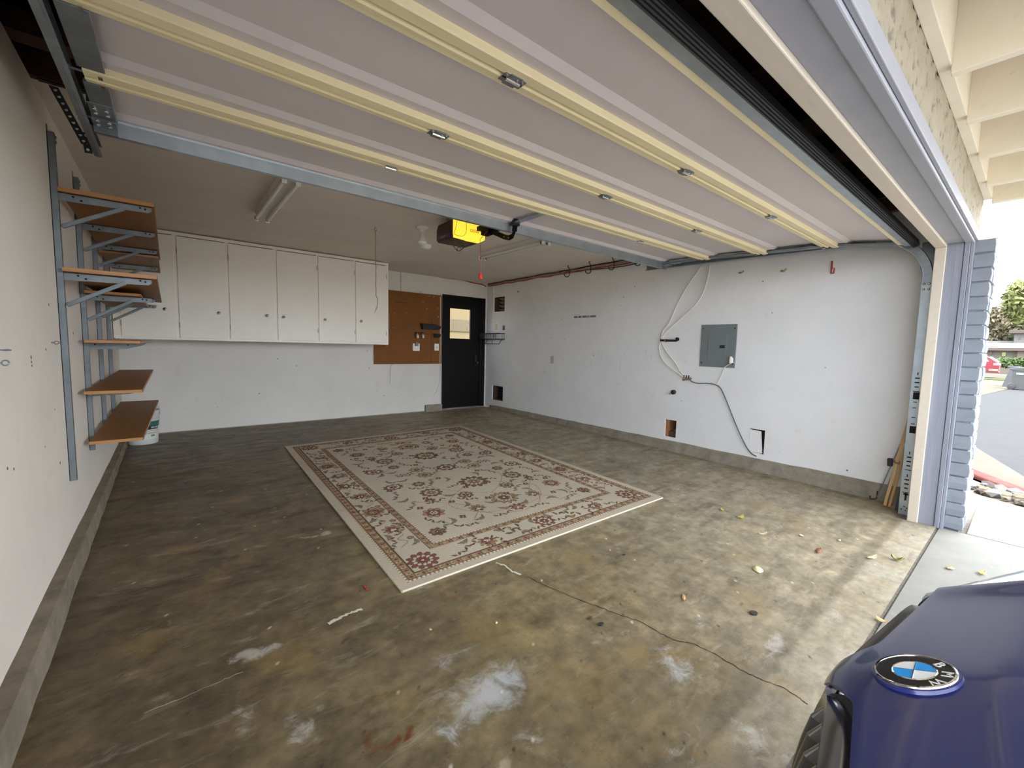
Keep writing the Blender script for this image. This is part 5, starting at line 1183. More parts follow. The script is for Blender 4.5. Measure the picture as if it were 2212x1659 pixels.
    for (u, v, r_, f) in ((.60, .60, .6, RST), (.74, .57, -.3, OLV), (.60, 1.04, .9, TAN), (.76, 1.02, .2, RST), (.95, .94, -.6, OLV), (1.02, 1.24, .4, RST), (.90, 1.40, 1.1, TAN), (.76, 1.33, -.4, OLV), (1.02, .58, .1, TAN), (.58, 1.28, 1.2, RST), (.80, 1.66, .0, RST), (1.04, 1.62, .8, OLV), (.60, .74, -1, OLV)):
        mir(sprig, u, v, rot=r_, sz=1.2, k=5, fill=f)
    for (u, v, r_) in ((.86, .62, .5), (.70, .68, 1.2), (.88, 1.08, -.4), (.58, 1.16, .2), (1.03, 1.40, 1.3), (.73, 1.56, .1), (.90, .86, 1.0), (1.06, .80, -.2), (.64, 1.58, -.9)):
        mir(leaf, u, v, .060, .014, rot=r_, cur=.7, fill=GRN)
    for (u, v) in ((.78, .70), (.62, .98), (1.06, 1.16), (.72, 1.12), (.98, 1.46), (.84, .96), (.57, 1.40), (1.08, .88)): mir(dots, u, v, .017, 4, RST)
    for v in (.53, L_ - .53):
        for s_ in (-1, 1): leaf(ux + s_ * .10, v + .03 * (1 if v < 2 else -1), .055, .016, .4 * s_, .5, TAN)
    wear = fbm(m_, n, 60, 21, 4); fine = np.random.default_rng(4).random((m_, n)).astype(np.float32)
    img *= (.86 + .26 * wear)[..., None] * (.92 + .16 * fine)[..., None]
    return U / W_, V / L_, img
ru, rv, rimg = paint_rug()
cor = [fpt(869, 1281), fpt(1431, 1077), fpt(994, 921), fpt(616, 967)]
A0, A1, A2, A3 = [np.array(c) for c in cor]
u3, v3 = ru[..., None], rv[..., None]
RP = (A0 * (1 - u3) + A1 * u3) * (1 - v3) + (A3 * (1 - u3) + A2 * u3) * v3
RP[..., 2] = -SL * (YB - RP[..., 1]) + .0125 + (fbm(*ru.shape, 5, 55, 2) - .5) * .0016
rug = thing('area_rug', 'cream floral area rug with rust red flowers and patterned border on the concrete floor', 'rug', tuple((A0 + A2) / 2 + np.array([0, 0, 0])))
rp = grid_object('pile', RP - np.array(ORIGIN[rug.name]), np.clip(rimg, .01, .8), mat('rug pile', (.5, .43, .33), .95, attr='paint', bump=.35, bscale=420, spec=.1)); rp.parent = rug
mb = MB(); C4 = [Vector(c) for c in (A0, A1, A2, A3)]
ctr = sum(C4, Vector()) / 4
for i in range(4):
    a, b = C4[i], C4[(i + 1) % 4]; P = [a.lerp(b, t / 30) + Vector((0, 0, .007)) for t in range(31)]; mb.tube(P, .0065, 6)
mb.build('bound_edge', mat('rug binding', (.52, .46, .36), .9), rug, smooth=True)
mb = MB(); mb.extrude([c + Vector((0, 0, .001)) for c in C4], (0, 0, .008)); mb.build('backing', mat('rug backing', (.30, .25, .18), .95), rug)

# ================================================================== dry leaves and scraps
lm = [mat('yellow leaf', (.62, .50, .10), .6, var=.15, vscale=40), mat('pale yellow leaf', (.72, .66, .36), .6, var=.08, vscale=40), mat('tan leaf', (.56, .36, .16), .7, var=.2, vscale=40), mat('red brown leaf', (.30, .12, .06), .7, var=.2, vscale=40), mat('olive leaf', (.22, .20, .06), .7, var=.2, vscale=40), mat('cream leaf', (.70, .60, .38), .7, var=.1, vscale=40)]
def dry_leaf(pos, ln, wd, rot, curl, mi, label):
    mb = MB(); n = 8; V = []
    for i in range(n + 1):
        t = i / n; w = wd * math.sin(math.pi * min(1, t * .96 + .03)) ** .8 * .5; x = (t - .5) * ln; zc = curl * (2 * t - 1) ** 2
        V += [(x, -w, zc + curl * .5), (x, 0, zc * .8), (x, w, zc + curl * .5)]
    Fs = [(i * 3 + j, i * 3 + j + 1, i * 3 + j + 4, i * 3 + j + 3) for i in range(n) for j in (0, 1)]
    c, s_ = math.cos(rot), math.sin(rot); base = Vector(pos) + Vector((0, 0, .0022))
    V = [base + Vector((x * c - y * s_, x * s_ + y * c, z)) for x, y, z in V]
    t = thing('dry_leaf', label, 'leaf', tuple(pos), 'dry leaves on the floor')
    mb.add(V, Fs); o = mb.build('blade', lm[mi], t, smooth=True); so_ = o.modifiers.new('s', 'SOLIDIFY'); so_.thickness = .0008; so_.offset = 1
    st = MB(); e = Vector(V[1]); d = (Vector(V[1]) - Vector(V[4])).normalized(); st.tube([e, e + d * ln * .22 + Vector((0, 0, .001))], .0012, 5); st.build('stalk', lm[3], t)
for px, py, ln, wd, rot, curl, mi, lab in (
    (1637, 1231, .085, .055, .1, .002, 1, 'large flat pale yellow leaf, biggest on the garage floor'), (1600, 1118, .075, .035, -.5, .010, 0, 'curled bright yellow leaf near the dark floor stain'), (1560, 1103, .055, .022, .2, .008, 0, 'small yellow leaf at the edge of the dark floor stain'),
    (1648, 1155, .060, .020, -.9, .012, 5, 'twisted cream and red leaf right of the rug'), (1731, 1158, .035, .026, .3, .004, 5, 'small round cream leaf on the floor near right wall'), (1813, 1168, .030, .018, -.6, .004, 1, 'tiny pale leaf on the floor closest to the right wall sticks'),
    (1769, 1191, .095, .028, -.25, .006, 3, 'long red brown leaf lying flat on the floor'), (1884, 1206, .085, .028, -.7, .010, 5, 'pale tan leaf lying on the scuffed line at the threshold'), (1937, 1211, .055, .040, 1.2, .022, 4, 'crumpled olive leaf standing up at the threshold'),
    (1477, 1292, .060, .018, .15, .004, 2, 'narrow tan leaf beside the long floor crack'), (1904, 1343, .05, .03, .8, .010, 2, 'tan leaf caught in the threshold groove beside the blue car'), (1072, 1346, .018, .012, .4, .001, 5, 'tiny cream scrap of leaf in the middle of the front floor'), (930, 1361, .016, .012, 1.2, .001, 5, 'tiny cream scrap of leaf left of the middle of the front floor'),
    (2053, 1228, .055, .032, -.7, .004, 2, 'orange tan leaf on the pale slab above the car hood, left of two'), (2121, 1239, .06, .03, -.6, .008, 0, 'yellow leaf on the pale slab above the car hood, right of two')):
    if px > 2000 or px == 1904:
        p = at(px, py, 2, -.098)
    else: p = fpt(px, py)
    dry_leaf(p, ln, wd, rot + .4, curl, mi, lab)
p = fpt(790, 1271); mb = MB(); mb.box(p.x - .004, p.x + .004, p.y - .02, p.y + .02, p.z + .0012, p.z + .005); tag(mb.build('red_clip', mat('red plastic', (.55, .03, .02), .4), bevel=.001), 'tiny red plastic strip on the floor beside the near rug corner', 'clip')
def crumb(px, py, r, m_, label, cat):
    p = fpt(px, py); rr = random.Random(px); mb = MB(); n = 7; V = [p + Vector((r * rr.uniform(.7, 1.1) * math.cos(6.283 * i / n), r * rr.uniform(.5, .8) * math.sin(6.283 * i / n), .001)) for i in range(n)]; mb.extrude(V, (0, 0, r * .35)); tag(mb.build('debris', m_), label, cat)
crumb(1298, 1350, .016, mat('black crumb', (.03, .028, .025), .9), 'black crumb of grit left of the long floor crack', 'debris')
crumb(1628, 1326, .022, mat('black crumb', (.03, .028, .025), .9), 'flat black scrap on the floor right of the long crack', 'debris')
crumb(1348, 1199, .010, mat('black crumb', (.03, .028, .025), .9), 'small black crumb on the floor right of the rug corner', 'debris')

# ================================================================== ground outside
GZ = -.102
slab = mat('pale driveway concrete', (.235, .225, .197), .8, spec=.15, var=.10, vscale=5, bump=.25, bscale=80, dirt=(.36, .33, .27), dirt_scale=8, dirt_amt=.35)
dw = struct_root('driveway', (2, -2, GZ), 'pale concrete driveway slabs outside the opening')
def slab_piece(poly, z=GZ, m_=slab, name='concrete_slab', par=None, th=.12, bev=.004):
    mb = MB(); mb.extrude([(x, y, z - th) for x, y in poly], (0, 0, th)); return mb.build(name, m_, par or dw, bevel=bev)
ge = Y0 - .012
slab_piece([(-9, -3.2), (1.9, -3.2), (1.9, ge - .0), (-9, ge - .0)]); slab_piece([(1.912, -3.2), (4.388, -3.2), (4.388, ge), (1.912, ge)]); slab_piece([(-9, -9), (1.9, -9), (1.9, -3.212), (-9, -3.212)]); slab_piece([(1.912, -9), (5.4, -9), (5.4, -3.212), (1.912, -3.212)])
pA = [at(2083, 1153, 2, GZ), at(2116, 1066, 2, GZ)]
slab_piece([(4.40, -3.2), (5.42, -3.2), (5.42, pA[1].y - .02), (4.40, .235)]); slab_piece([(4.78, .262), (5.22, .275), (5.36, .60), (4.92, .60)])
mb = MB(); mb.box(-9, 5.5, Y0 - .03, Y0 + .004, GZ - .14, GZ - .006); mb.box(4.37, 5.5, -9.2, 1.2, GZ - .2, GZ - .012); mb.box(1.88, 1.93, -9, Y0, GZ - .14, GZ - .015); mb.box(-9, 5.4, -3.22, -3.19, GZ - .14, GZ - .015); mb.build('joint_dirt', mat('joint dirt', (.15, .13, .10), .95, var=.4, vscale=40), dw)
P_ = lambda px, py, z=GZ - .02: at(px, py, 2, z)
# stones of the planting strip between slab and curb
ps = thing('planting_strip', 'narrow planting strip of broken stones along the red curb', 'planting strip', (5.8, .2, GZ - .03))
c1, c2, c3, c4_ = P_(2088, 1056), P_(2240, 1086), P_(2240, 1072), P_(2088, 1030)
mb = MB(); qa, qb = Vector((7.05, .50, 0)), Vector((6.12, -.08, 0)); dq = (qb - qa).normalized(); qa -= dq * .3; qb += dq * .9; nq = Vector((-dq.y, dq.x, 0)); nq = nq if nq.x > 0 else -nq; qa -= nq * .05; qb -= nq * .05
mb.extrude([(5.40, .62, GZ - .119), (5.40, -1.2, GZ - .119), (qb.x, qb.y, GZ - .119), (qa.x, qa.y, GZ - .119)], (0, 0, .06)); mb.build('soil', mat('pale soil', (.09, .076, .058), .95, var=.3, vscale=20), ps)
rq = random.Random(5)
def rock(c, r, m_, par, name='stone', flat=.6):
    bm = bmesh.new(); bmesh.ops.create_icosphere(bm, subdivisions=1, radius=r)
    for v in bm.verts: v.co *= rq.uniform(.7, 1.2); v.co.z *= flat
    me = bpy.data.meshes.new(name); bm.to_mesh(me); bm.free(); me.materials.append(m_)
    o = bpy.data.objects.new(name, me); C.objects.link(o); o.parent = par; o.location = Vector(c) - ORIGIN[par.name]; o.rotation_euler = (0, 0, rq.uniform(0, 6)); return o
for i in range(34):
    px = rq.uniform(2086, 2215); f = (px - 2086) / 130; py = 1036 + f * 36 + rq.uniform(-4, 16)
    rock(P_(px, py, GZ - .03), rq.uniform(.03, .085), mat(('cream stone', 'pale stone', 'mauve stone')[i % 3], ((.11, .095, .07), (.11, .11, .108), (.055, .045, .044))[i % 3], .95, spec=.05, var=.15, vscale=20), ps)
cu = thing('red_curb', 'curb with faded red paint beyond the planting strip', 'curb', (6.5, .2, GZ - .05))
a, b = Vector((7.05, .50, 0)), Vector((6.12, -.08, 0)); d = (b - a).normalized(); a -= d * .35; e = b + d * 1.2; n_ = Vector((-d.y, d.x, 0)); n_ = n_ if n_.x > 0 else -n_
mb = MB(); mb.extrude([(a.x, a.y, GZ - .119), (e.x, e.y, GZ - .119), (e.x + n_.x * .16, e.y + n_.y * .16, GZ - .119), (a.x + n_.x * .16, a.y + n_.y * .16, GZ - .119)], (0, 0, .105)); mb.build('curb_stone', mat('faded red curb paint', (.12, .034, .03), .9, spec=.05, var=.15, vscale=8, dirt=(.095, .08, .065), dirt_scale=6, dirt_amt=.8), cu, bevel=.02)
gu = thing('gutter', 'pale concrete gutter between red curb and asphalt street', 'gutter', (7.5, .2, GZ - .12))
g1, g2 = P_(2104, 964, GZ - .1), P_(2212, 1030, GZ - .1); gd_ = (g2 - g1).normalized(); s1, s2 = g1 - gd_ * 1.2, g2 + gd_ * 1.5
mb = MB(); mb.extrude([(a.x + n_.x * .165, a.y + n_.y * .165, GZ - .119), (e.x + n_.x * .165, e.y + n_.y * .165, GZ - .119), (s2.x, s2.y, GZ - .119), (s1.x, s1.y, GZ - .119)], (0, 0, .022)); mb.build('gutter_slab', mat('sunlit gutter concrete', (.075, .068, .055), .95, spec=.05, var=.12, vscale=3, dirt=(.22, .2, .16), dirt_scale=4, dirt_amt=.4), gu)
stt = struct_root('street', (20, 0, -.3), 'grey asphalt street')
f1, f2 = P_(2085, 863, GZ - .12), P_(2212, 834, GZ - .12)
mb = MB(); mb.box(5.9, 90, -40, 20, -.6, GZ - .12); mb.build('asphalt', mat('street asphalt', (.042, .042, .043), .95, spec=.03, var=.08, vscale=4, bump=.3, bscale=100), stt)
mb = MB(); mb.box(-60, 140, -140, 140, -.82, -.62); struct(mb.build('ground', mat('bare ground', (.36, .33, .27), .95, var=.1, vscale=.6)))
fr2 = thing('far_driveway', 'cream concrete driveway apron across the street', 'driveway', (34, 1.5, GZ - .12))
mb = MB(); mb.extrude([(f1.x, f1.y, GZ - .119), (f2.x + 1.5, f2.y, GZ - .119), (40, .2, GZ - .119), (58, -6, GZ - .119), (58, 9, GZ - .119), (30, 9, GZ - .119)], (0, 0, .012)); mb.build('apron_slab', mat('cream apron', (.075, .064, .048), .95, spec=.05, var=.05), fr2)

# ================================================================== far street things
def foliage(name, c, rad, n, leaf, mats_, par, seed, squash=(1, 1, 1)):
    r = random.Random(seed); np_r = np.random.default_rng(seed); V, Fs = [], []
    for i in range(n):
        d = Vector(np_r.normal(size=3)).normalized() * rad * r.uniform(.35, 1) ** .5; p = Vector(c) + Vector((d.x * squash[0], d.y * squash[1], d.z * squash[2]))
        a = Vector(np_r.normal(size=3)).normalized(); b = a.cross(Vector(np_r.normal(size=3))).normalized(); s = leaf * r.uniform(.6, 1.3); k = len(V)
        V += [p - a * s, p - b * s * .45, p + a * s, p + b * s * .45]; Fs.append((k, k + 1, k + 2, k + 3))
    me = bpy.data.meshes.new(name); org = ORIGIN[par.name]; me.from_pydata([v - org for v in V], [], Fs); me.materials.append(mats_); o = bpy.data.objects.new(name, me); C.objects.link(o); o.parent = par; o['kind'] = 'stuff'; return o
lg = dict(t=mat('tan green leaves', (.10, .084, .044), .8, var=.3, vscale=2), d=mat('dark green leaves', (.035, .05, .017), .8, var=.3, vscale=2), y=mat('yellow green leaves', (.10, .108, .026), .8, var=.3, vscale=2), h=mat('bright hedge leaves', (.05, .085, .02), .8, var=.3, vscale=2))
bark = mat('pale bark', (.28, .23, .17), .9, var=.2, vscale=5)
def R(px, py, x): return at(px, py, 0, x)
def tree(label, blobs, trunk, key, x, n=1500, leaf=.22, seed=1):
    b0 = R(*trunk[0], x); t = thing('tree', label, 'tree', (b0.x, b0.y, b0.z))
    mb = MB(); P = [R(px, py, x) for px, py in trunk]; mb.tube(P, [.28 - .2 * i / (len(P) - 1) for i in range(len(P))], 8); mb.build('trunk', bark, t, smooth=True)
    for i, (px, py, rp, k2) in enumerate(blobs):
        foliage('foliage', R(px, py, x), rp * x * .68 / F_PX * 1.45, n, leaf, lg[k2], t, seed * 10 + i)
tree('bushy tan and olive tree beyond the low roofs', [(2150, 705, 26, 't'), (2172, 692, 24, 't'), (2138, 722, 18, 't'), (2164, 716, 22, 't'), (2180, 712, 18, 'd'), (2154, 683, 14, 't')], [(2146, 752), (2152, 715), (2160, 690)], 't', 86, 520, .34, 1)
tree('tall yellow green tree at the right picture edge', [(2204, 628, 12, 'y'), (2214, 650, 20, 'y'), (2200, 668, 12, 'y'), (2188, 672, 9, 'y'), (2210, 684, 12, 'y'), (2232, 640, 30, 'y'), (2178, 676, 6, 't'), (2192, 640, 6, 't')], [(2240, 765), (2236, 700), (2226, 650)], 'y', 52, 320, .26, 2)
tree('dark green tree clump behind the far white house', [(2196, 722, 16, 'd'), (2182, 728, 14, 'd'), (2208, 716, 12, 'd'), (2120, 735, 22, 'd')], [(2190, 756), (2192, 735)], 'd', 96, 420, .34, 3)
def boxat(mb, pxa, pxb, pya, pyb, x, depth):
    a, b = R(pxa, pyb, x), R(pxb, pya, x); mb.box(x, x + depth, a.y, b.y, a.z, b.z)
hs = thing('house', 'low cream garage building with brown roof across the street', 'house', (62, 2, -.3)); hx = 62
cw = mat('cream house paint', (.085, .07, .05), .8)
mb = MB(); a, b = R(2128, 775, hx), R(2260, 775, hx); mb.box(hx, hx + 8, b.y - 4, a.y, -.22, R(2170, 752, hx).z); mb.build('wall', cw, hs)
z0, z1 = R(2170, 753, hx).z, R(2190, 741, hx + 4).z
mb = MB(); mb.add([(hx - .6, a.y + .5, z0 + .05), (hx - .6, b.y - 4.5, z0 + .05), (hx + 4, b.y - 4.5, z1), (hx + 4, a.y + .5, z1), (hx - .6, a.y + .5, z0 - .2), (hx - .6, b.y - 4.5, z0 - .2), (hx + 4, b.y - 4.5, z0 - .2), (hx + 4, a.y + .5, z0 - .2)], [(0, 1, 2, 3), (4, 5, 6, 7), (0, 1, 5, 4), (1, 2, 6, 5), (2, 3, 7, 6), (3, 0, 4, 7)]); mb.build('roof', mat('brown roof', (.06, .045, .036), .9, var=.1), hs)
mb = MB(); boxat(mb, 2164, 2173, 761, 769, hx - .06, .1); mb.build('window', mat('green window film', (.17, .19, .03), .3), hs)
mb = MB(); boxat(mb, 2191, 2193, 753, 776, hx - .15, .2); mb.build('corner_post', mat('pink trim', (.11, .068, .054), .8), hs)
mb = MB(); boxat(mb, 2137, 2143, 754, 766, hx - .1, .15); mb.build('corner_post', mat('pink trim', (.34, .22, .17), .8), hs)
mb = MB(); boxat(mb, 2196, 2240, 757, 776, hx - .05, .1); mb.build('garage_door_panel', mat('peach door', (.12, .09, .062), .7), hs)
h2 = thing('house', 'white two storey house with a small upper window behind the low garage', 'house', (72, 1, -.3)); hx = 72
ww = mat('white house paint', (.11, .104, .092), .8)
mb = MB(); a, b = R(2192, 720, hx), R(2290, 720, hx); mb.box(hx, hx + 8, b.y, a.y, -.3, a.z); mb.build('wall', ww, h2)
mb = MB(); mb.box(hx - .6, hx + 8, b.y, a.y + .4, a.z, a.z + .35); mb.build('roof', mat('brown roof', (.17, .13, .105), .9), h2)
mb = MB(); boxat(mb, 2199, 2205, 727, 733, hx - .05, .1); wn = mb.build('window', mat('dark window', (.06, .06, .08), .2), h2)
mb = MB(); boxat(mb, 2201.7, 2202.3, 727, 733, hx - .1, .06); mb.build('mullion', ww, wn)
mb = MB(); a2, b2 = R(2126, 736, hx), R(2192, 736, hx); mb.box(hx + .5, hx + 8, b2.y, a2.y + 3, -.3, a2.z); mb.build('low_wing', ww, h2)
hd = thing('hedge', 'bright green clipped hedge in front of the low garage building', 'hedge', tuple(R(2190, 790, 50)))
for i, px in enumerate(range(2163, 2250, 9)): foliage('foliage', R(px, 783 + (i % 2), 50), .42, 260, .12, lg['h'], hd, 60 + i, (1, 1, .9))
gr = [R(2118, 817, 44), R(2166, 820, 42)]
mb = MB(); mb.box(40.5, 43.5, gr[1].y - .3, gr[0].y + .6, GZ - .106, GZ - .07); o = mb.build('lawn_strip', mat('short grass', (.035, .05, .018), .95, spec=.05, var=.2, vscale=12, bump=.5, bscale=30)); tag(o, 'short strip of green grass in front of the red car', 'lawn')
# wheeled bins
def bin2(name, label, x, y0, y1, zb_, h, m_, wheel=True):
    t = thing(name, label, 'bin', (x, (y0 + y1) / 2, zb_)); d = .75
    mb = MB(); ins = .05
    mb.add([(x + ins, y0 + ins * 1.6, zb_), (x + ins, y1 - ins, zb_), (x + d - ins, y1 - ins, zb_), (x + d - ins, y0 + ins * 1.6, zb_), (x, y0, zb_ + h * .88), (x, y1, zb_ + h * .88), (x + d, y1, zb_ + h * .88), (x + d, y0, zb_ + h * .88)], [(0, 1, 2, 3), (4, 5, 6, 7), (0, 1, 5, 4), (1, 2, 6, 5), (2, 3, 7, 6), (3, 0, 4, 7)]); mb.build('bin_body', m_, t, bevel=.01)
    mb = MB(); mb.box(x - .015, x + d, y0 - .02, y1 + .02, zb_ + h * .82, zb_ + h * .88); mb.build('rim', m_, t, bevel=.01)
    mb = MB(); mb.extrude([(x - .02, y0 - .03, zb_ + h * .88), (x - .02, y1 + .08, zb_ + h * .88), (x - .02, y1 + .08, zb_ + h * .92), (x - .02, (y0 + y1) / 2, zb_ + h), (x - .02, y0 - .03, zb_ + h * .93)], (d, 0, 0)); mb.build('lid', m_, t, bevel=.01)
    if wheel:
        for xx in (x - .03, x + d - .05):
            mb = MB(); mb.lathe([(.12, 0), (.135, .02), (.135, .06), (.12, .08)], (xx, y1 - .02, zb_ + .14), (1, 0, 0), 18); wh = mb.build('wheel', M['rubber'], t, smooth=True)
            mb = MB(); mb.lathe([(.06, 0), (.05, .01)], (xx - .004, y1 - .02, zb_ + .14), (-1, 0, 0), 12); mb.build('wheel_hub', M['blackp'], wh)
        mb = MB(); mb.box(x - .018, x - .005, y1 - .34, y1 - .14, zb_ + h * .66, zb_ + h * .72); mb.build('sticker', mat('white sticker', (.8, .78, .74), .5), t)
    return t
bx_ = 29.5; yA, yB_ = R(2184, 820, bx_).y, R(2262, 820, bx_).y; bz = GZ - .106; bh = R(2200, 792, bx_).z - bz
bin2('wheeled_bin', 'grey wheeled bin with a white sticker at the street edge', bx_, yA - .85, yA, bz, bh, mat('grey bin plastic', (.034, .036, .034), .55))
yC = R(2168, 800, 32).y; bzz = GZ - .106
t = thing('wheeled_bin', 'narrow dark bin half hidden behind the grey wheeled bin', 'bin', (32, yC - .2, bzz)); mb = MB(); mb.extrude([(32, yC, bzz), (32, yC - .28, bzz), (32, yC - .42, R(2168, 793, 32).z), (32, yC - .2, R(2168, 793, 32).z)], (.6, 0, 0)); mb.build('bin_body', mat('dark bin plastic', (.042, .042, .046), .6), t, bevel=.01)
mb = MB(); mb.box(31.95, 32.65, yC - .5, yC - .12, R(2168, 793, 32).z, R(2168, 790, 32).z); mb.build('lid', mat('dark bin plastic', (.065, .065, .07), .6), t)
# red car far off: side seen, tail to the right
rx = 45.0; q_ = lambda px, py: R(px, py, rx)
rcx = thing('car', 'red hatchback parked across the street beyond the grass', 'car', tuple(q_(2120, 812)))
red = mat('red car paint', (.12, .004, .009), .25, coat=.6); y_t = q_(2160, 800).y; zt_ = lambda py: q_(2140, py).z
prof = [(0, .22), (.05, .30), (0.0, .62), (.06, .82), (.16, .95), (.55, 1.30), (1.0, 1.44), (2.2, 1.46), (2.9, 1.02), (3.9, .88), (4.1, .6), (4.1, .25)]
zz0 = zt_(812) + .02
mb = MB(); mb.extrude([(rx, y_t + a_, zz0 + b_) for a_, b_ in prof], (1.75, 0, 0)); mb.build('car_body', red, rcx, bevel=.06, smooth=True)
mb = MB(); mb.extrude([(rx - .01, y_t + a_, zz0 + b_) for a_, b_ in ((.55, .98), (.72, 1.28), (1.1, 1.38), (2.1, 1.38), (2.6, .98))], (.02, 0, 0)); mb.build('side_glass', mat('pale car glass', (.35, .45, .50), .1), rcx)
mb = MB(); mb.extrude([(rx + .2, y_t + .10, zz0 + .98), (rx + .2, y_t + .52, zz0 + 1.34), (rx + .2, y_t + .56, zz0 + 1.31), (rx + .2, y_t + .14, zz0 + .95)], (1.3, 0, 0)); mb.build('rear_window', mat('pale car glass', (.35, .45, .50), .1), rcx)
for a_ in (.95, 3.3):
    mb = MB(); mb.lathe([(.30, 0), (.33, .03), (.33, .2), (.30, .22)], (rx - .03, y_t + a_, zz0 + .31), (1, 0, 0), 24); wh = mb.build('tire', M['rubber'], rcx, smooth=True); mb = MB(); mb.lathe([(.19, 0), (.16, .02), (.05, .0)], (rx - .034, y_t + a_, zz0 + .31), (-1, 0, 0), 16); mb.build('wheel_rim', M['bright'], wh)
mb = MB(); mb.box(rx - .02, rx + .2, y_t - .02, y_t + .34, zz0 + .72, zz0 + .88); mb.build('tail_light', mat('tail light', (.55, .12, .12), .2), rcx, bevel=.02)
mb = MB(); mb.box(rx - .02, rx + .1, y_t + .10, y_t + .52, zz0 + .34, zz0 + .46); mb.build('side_marker', mat('amber marker', (.75, .35, .12), .3), rcx, bevel=.02)
# ================================================================== blue car nosing up to the threshold
XC = .705
car = thing('car', 'dark blue car with its hood and grille at the garage threshold', 'car', (XC, -2.1, -.12))
blue = mat('deep blue metallic paint', (.006, .016, .125), .28, .35, coat=1.0)
gloss = mat('gloss grey grille', (.27, .27, .275), .15, .9)
chrome = mat('chrome', (.78, .77, .75), .06, 1.0)
HP = [(-1.25, .985), (-1.0, .965), (-.6, .925), (-.3, .878), (-.12, .836), (0.0, .793), (.066, .7635), (.105, .7465), (.130, .733), (.145, .718), (.152, .702), (.154, .690)]
hy = np.array([p[0] for p in HP]); hz = np.array([p[1] - .004 for p in HP])
def hoodz(u, y):
    au = abs(u); ys = y + .1535 - (.158 - .128 * math.sqrt(au * au + .028 ** 2) - max(0, au - .75) * .4)
    z = float(np.interp(ys, hy, hz)); c = min(.60, .335 + .30 * max(0, .10 - y)); t = max(0, au - c)
    crest = .010 * math.exp(-((au - c) / .05) ** 2) * min(1, max(0, (.12 - y) * 6))
    return z + crest - .42 * t - .25 * t * t
def lip0(u): au = abs(u); return .158 - .128 * math.sqrt(au * au + .028 ** 2) - max(0, au - .75) * .4
def lip(u):
    au = abs(u); w_ = max(0, min(1, (au - .004) / .085)) * max(0, min(1, (.44 - au) / .05)); w_ = w_ * w_ * (3 - 2 * w_)
    return lip0(u) - w_ * (.036 + .03 * max(0, min(.3, au - .06)))
NU, NV = 181, 70; us = np.linspace(-.90, .90, NU); V = []
def hood_row(j):
    t = j / (NV - 1); return t
for i, u in enumerate(us):
    y0 = lip(u)
    for j in range(NV):
        t = (j / (NV - 1)) ** 2.2; y = y0 + (-1.25 - y0) * t; V.append((XC + u, y, hoodz(u, y)))
mb = MB(); mb.add(V, [(i * NV + j, (i + 1) * NV + j, (i + 1) * NV + j + 1, i * NV + j + 1) for i in range(NU - 1) for j in range(NV - 1)])
hood = mb.build('hood', blue, car, smooth=True); hood.modifiers.new('sub', 'SUBSURF').levels = 1; hood.modifiers['sub'].render_levels = 1
so_ = hood.modifiers.new('thick', 'SOLIDIFY'); so_.thickness = .008; so_.offset = -1
# front fascia
FU = np.linspace(-.93, .93, 61); rows = [(0, .0), (.0, -.030), (-.012, -.060), (.018, -.16), (.040, -.28), (.050, -.42), (.030, -.55), (-.04, -.64)]; V = []
for u in FU:
    y0 = min(lip(u), lip0(u) - .03) - .02; zl = hoodz(u, lip0(u) - .03) - .030
    for dy, dz in rows: V.append((XC + u * (1 + .02 * math.sin(min(1, -dz * 2))), y0 + dy - max(0, abs(u) - .72) * .35, zl + dz))
nr = len(rows); mb = MB(); mb.add(V, [(i * nr + j, i * nr + j + 1, (i + 1) * nr + j + 1, (i + 1) * nr + j) for i in range(60) for j in range(nr - 1)]); mb.build('front_bumper', blue, car, smooth=True)
mb = MB(); mb.box(XC - .55, XC + .55, lip(0) - .03, lip(0) + .047, .27, .42); mb.build('lower_intake', M['blackp'], car, bevel=.02)
# dark gap between hood and grille
V = []
for u in np.linspace(-.40, .40, 41):
    y0, z0 = lip(u), hoodz(u, lip(u)); V += [(XC + u, y0 - .014, z0 - .006), (XC + u, y0 + .002, z0 - .050)]
mb = MB(); mb.add(V, [(2 * i, 2 * i + 2, 2 * i + 3, 2 * i + 1) for i in range(40)]); mb.build('grille_seal', M['rubber'], car)
# dark tray that fills the space between hood edge, bumper and grilles
V = []
for u in np.linspace(-.44, .44, 45):
    V += [(XC + u, lip(u) - .06, .672), (XC + u, lip0(u) - .035, .655), (XC + u, lip0(u) - .04, .40)]
mb = MB(); mb.add(V, [(3 * i + j, 3 * i + 3 + j, 3 * i + 4 + j, 3 * i + 1 + j) for i in range(44) for j in (0, 1)]); mb.build('grille_tray', M['blackp'], car)
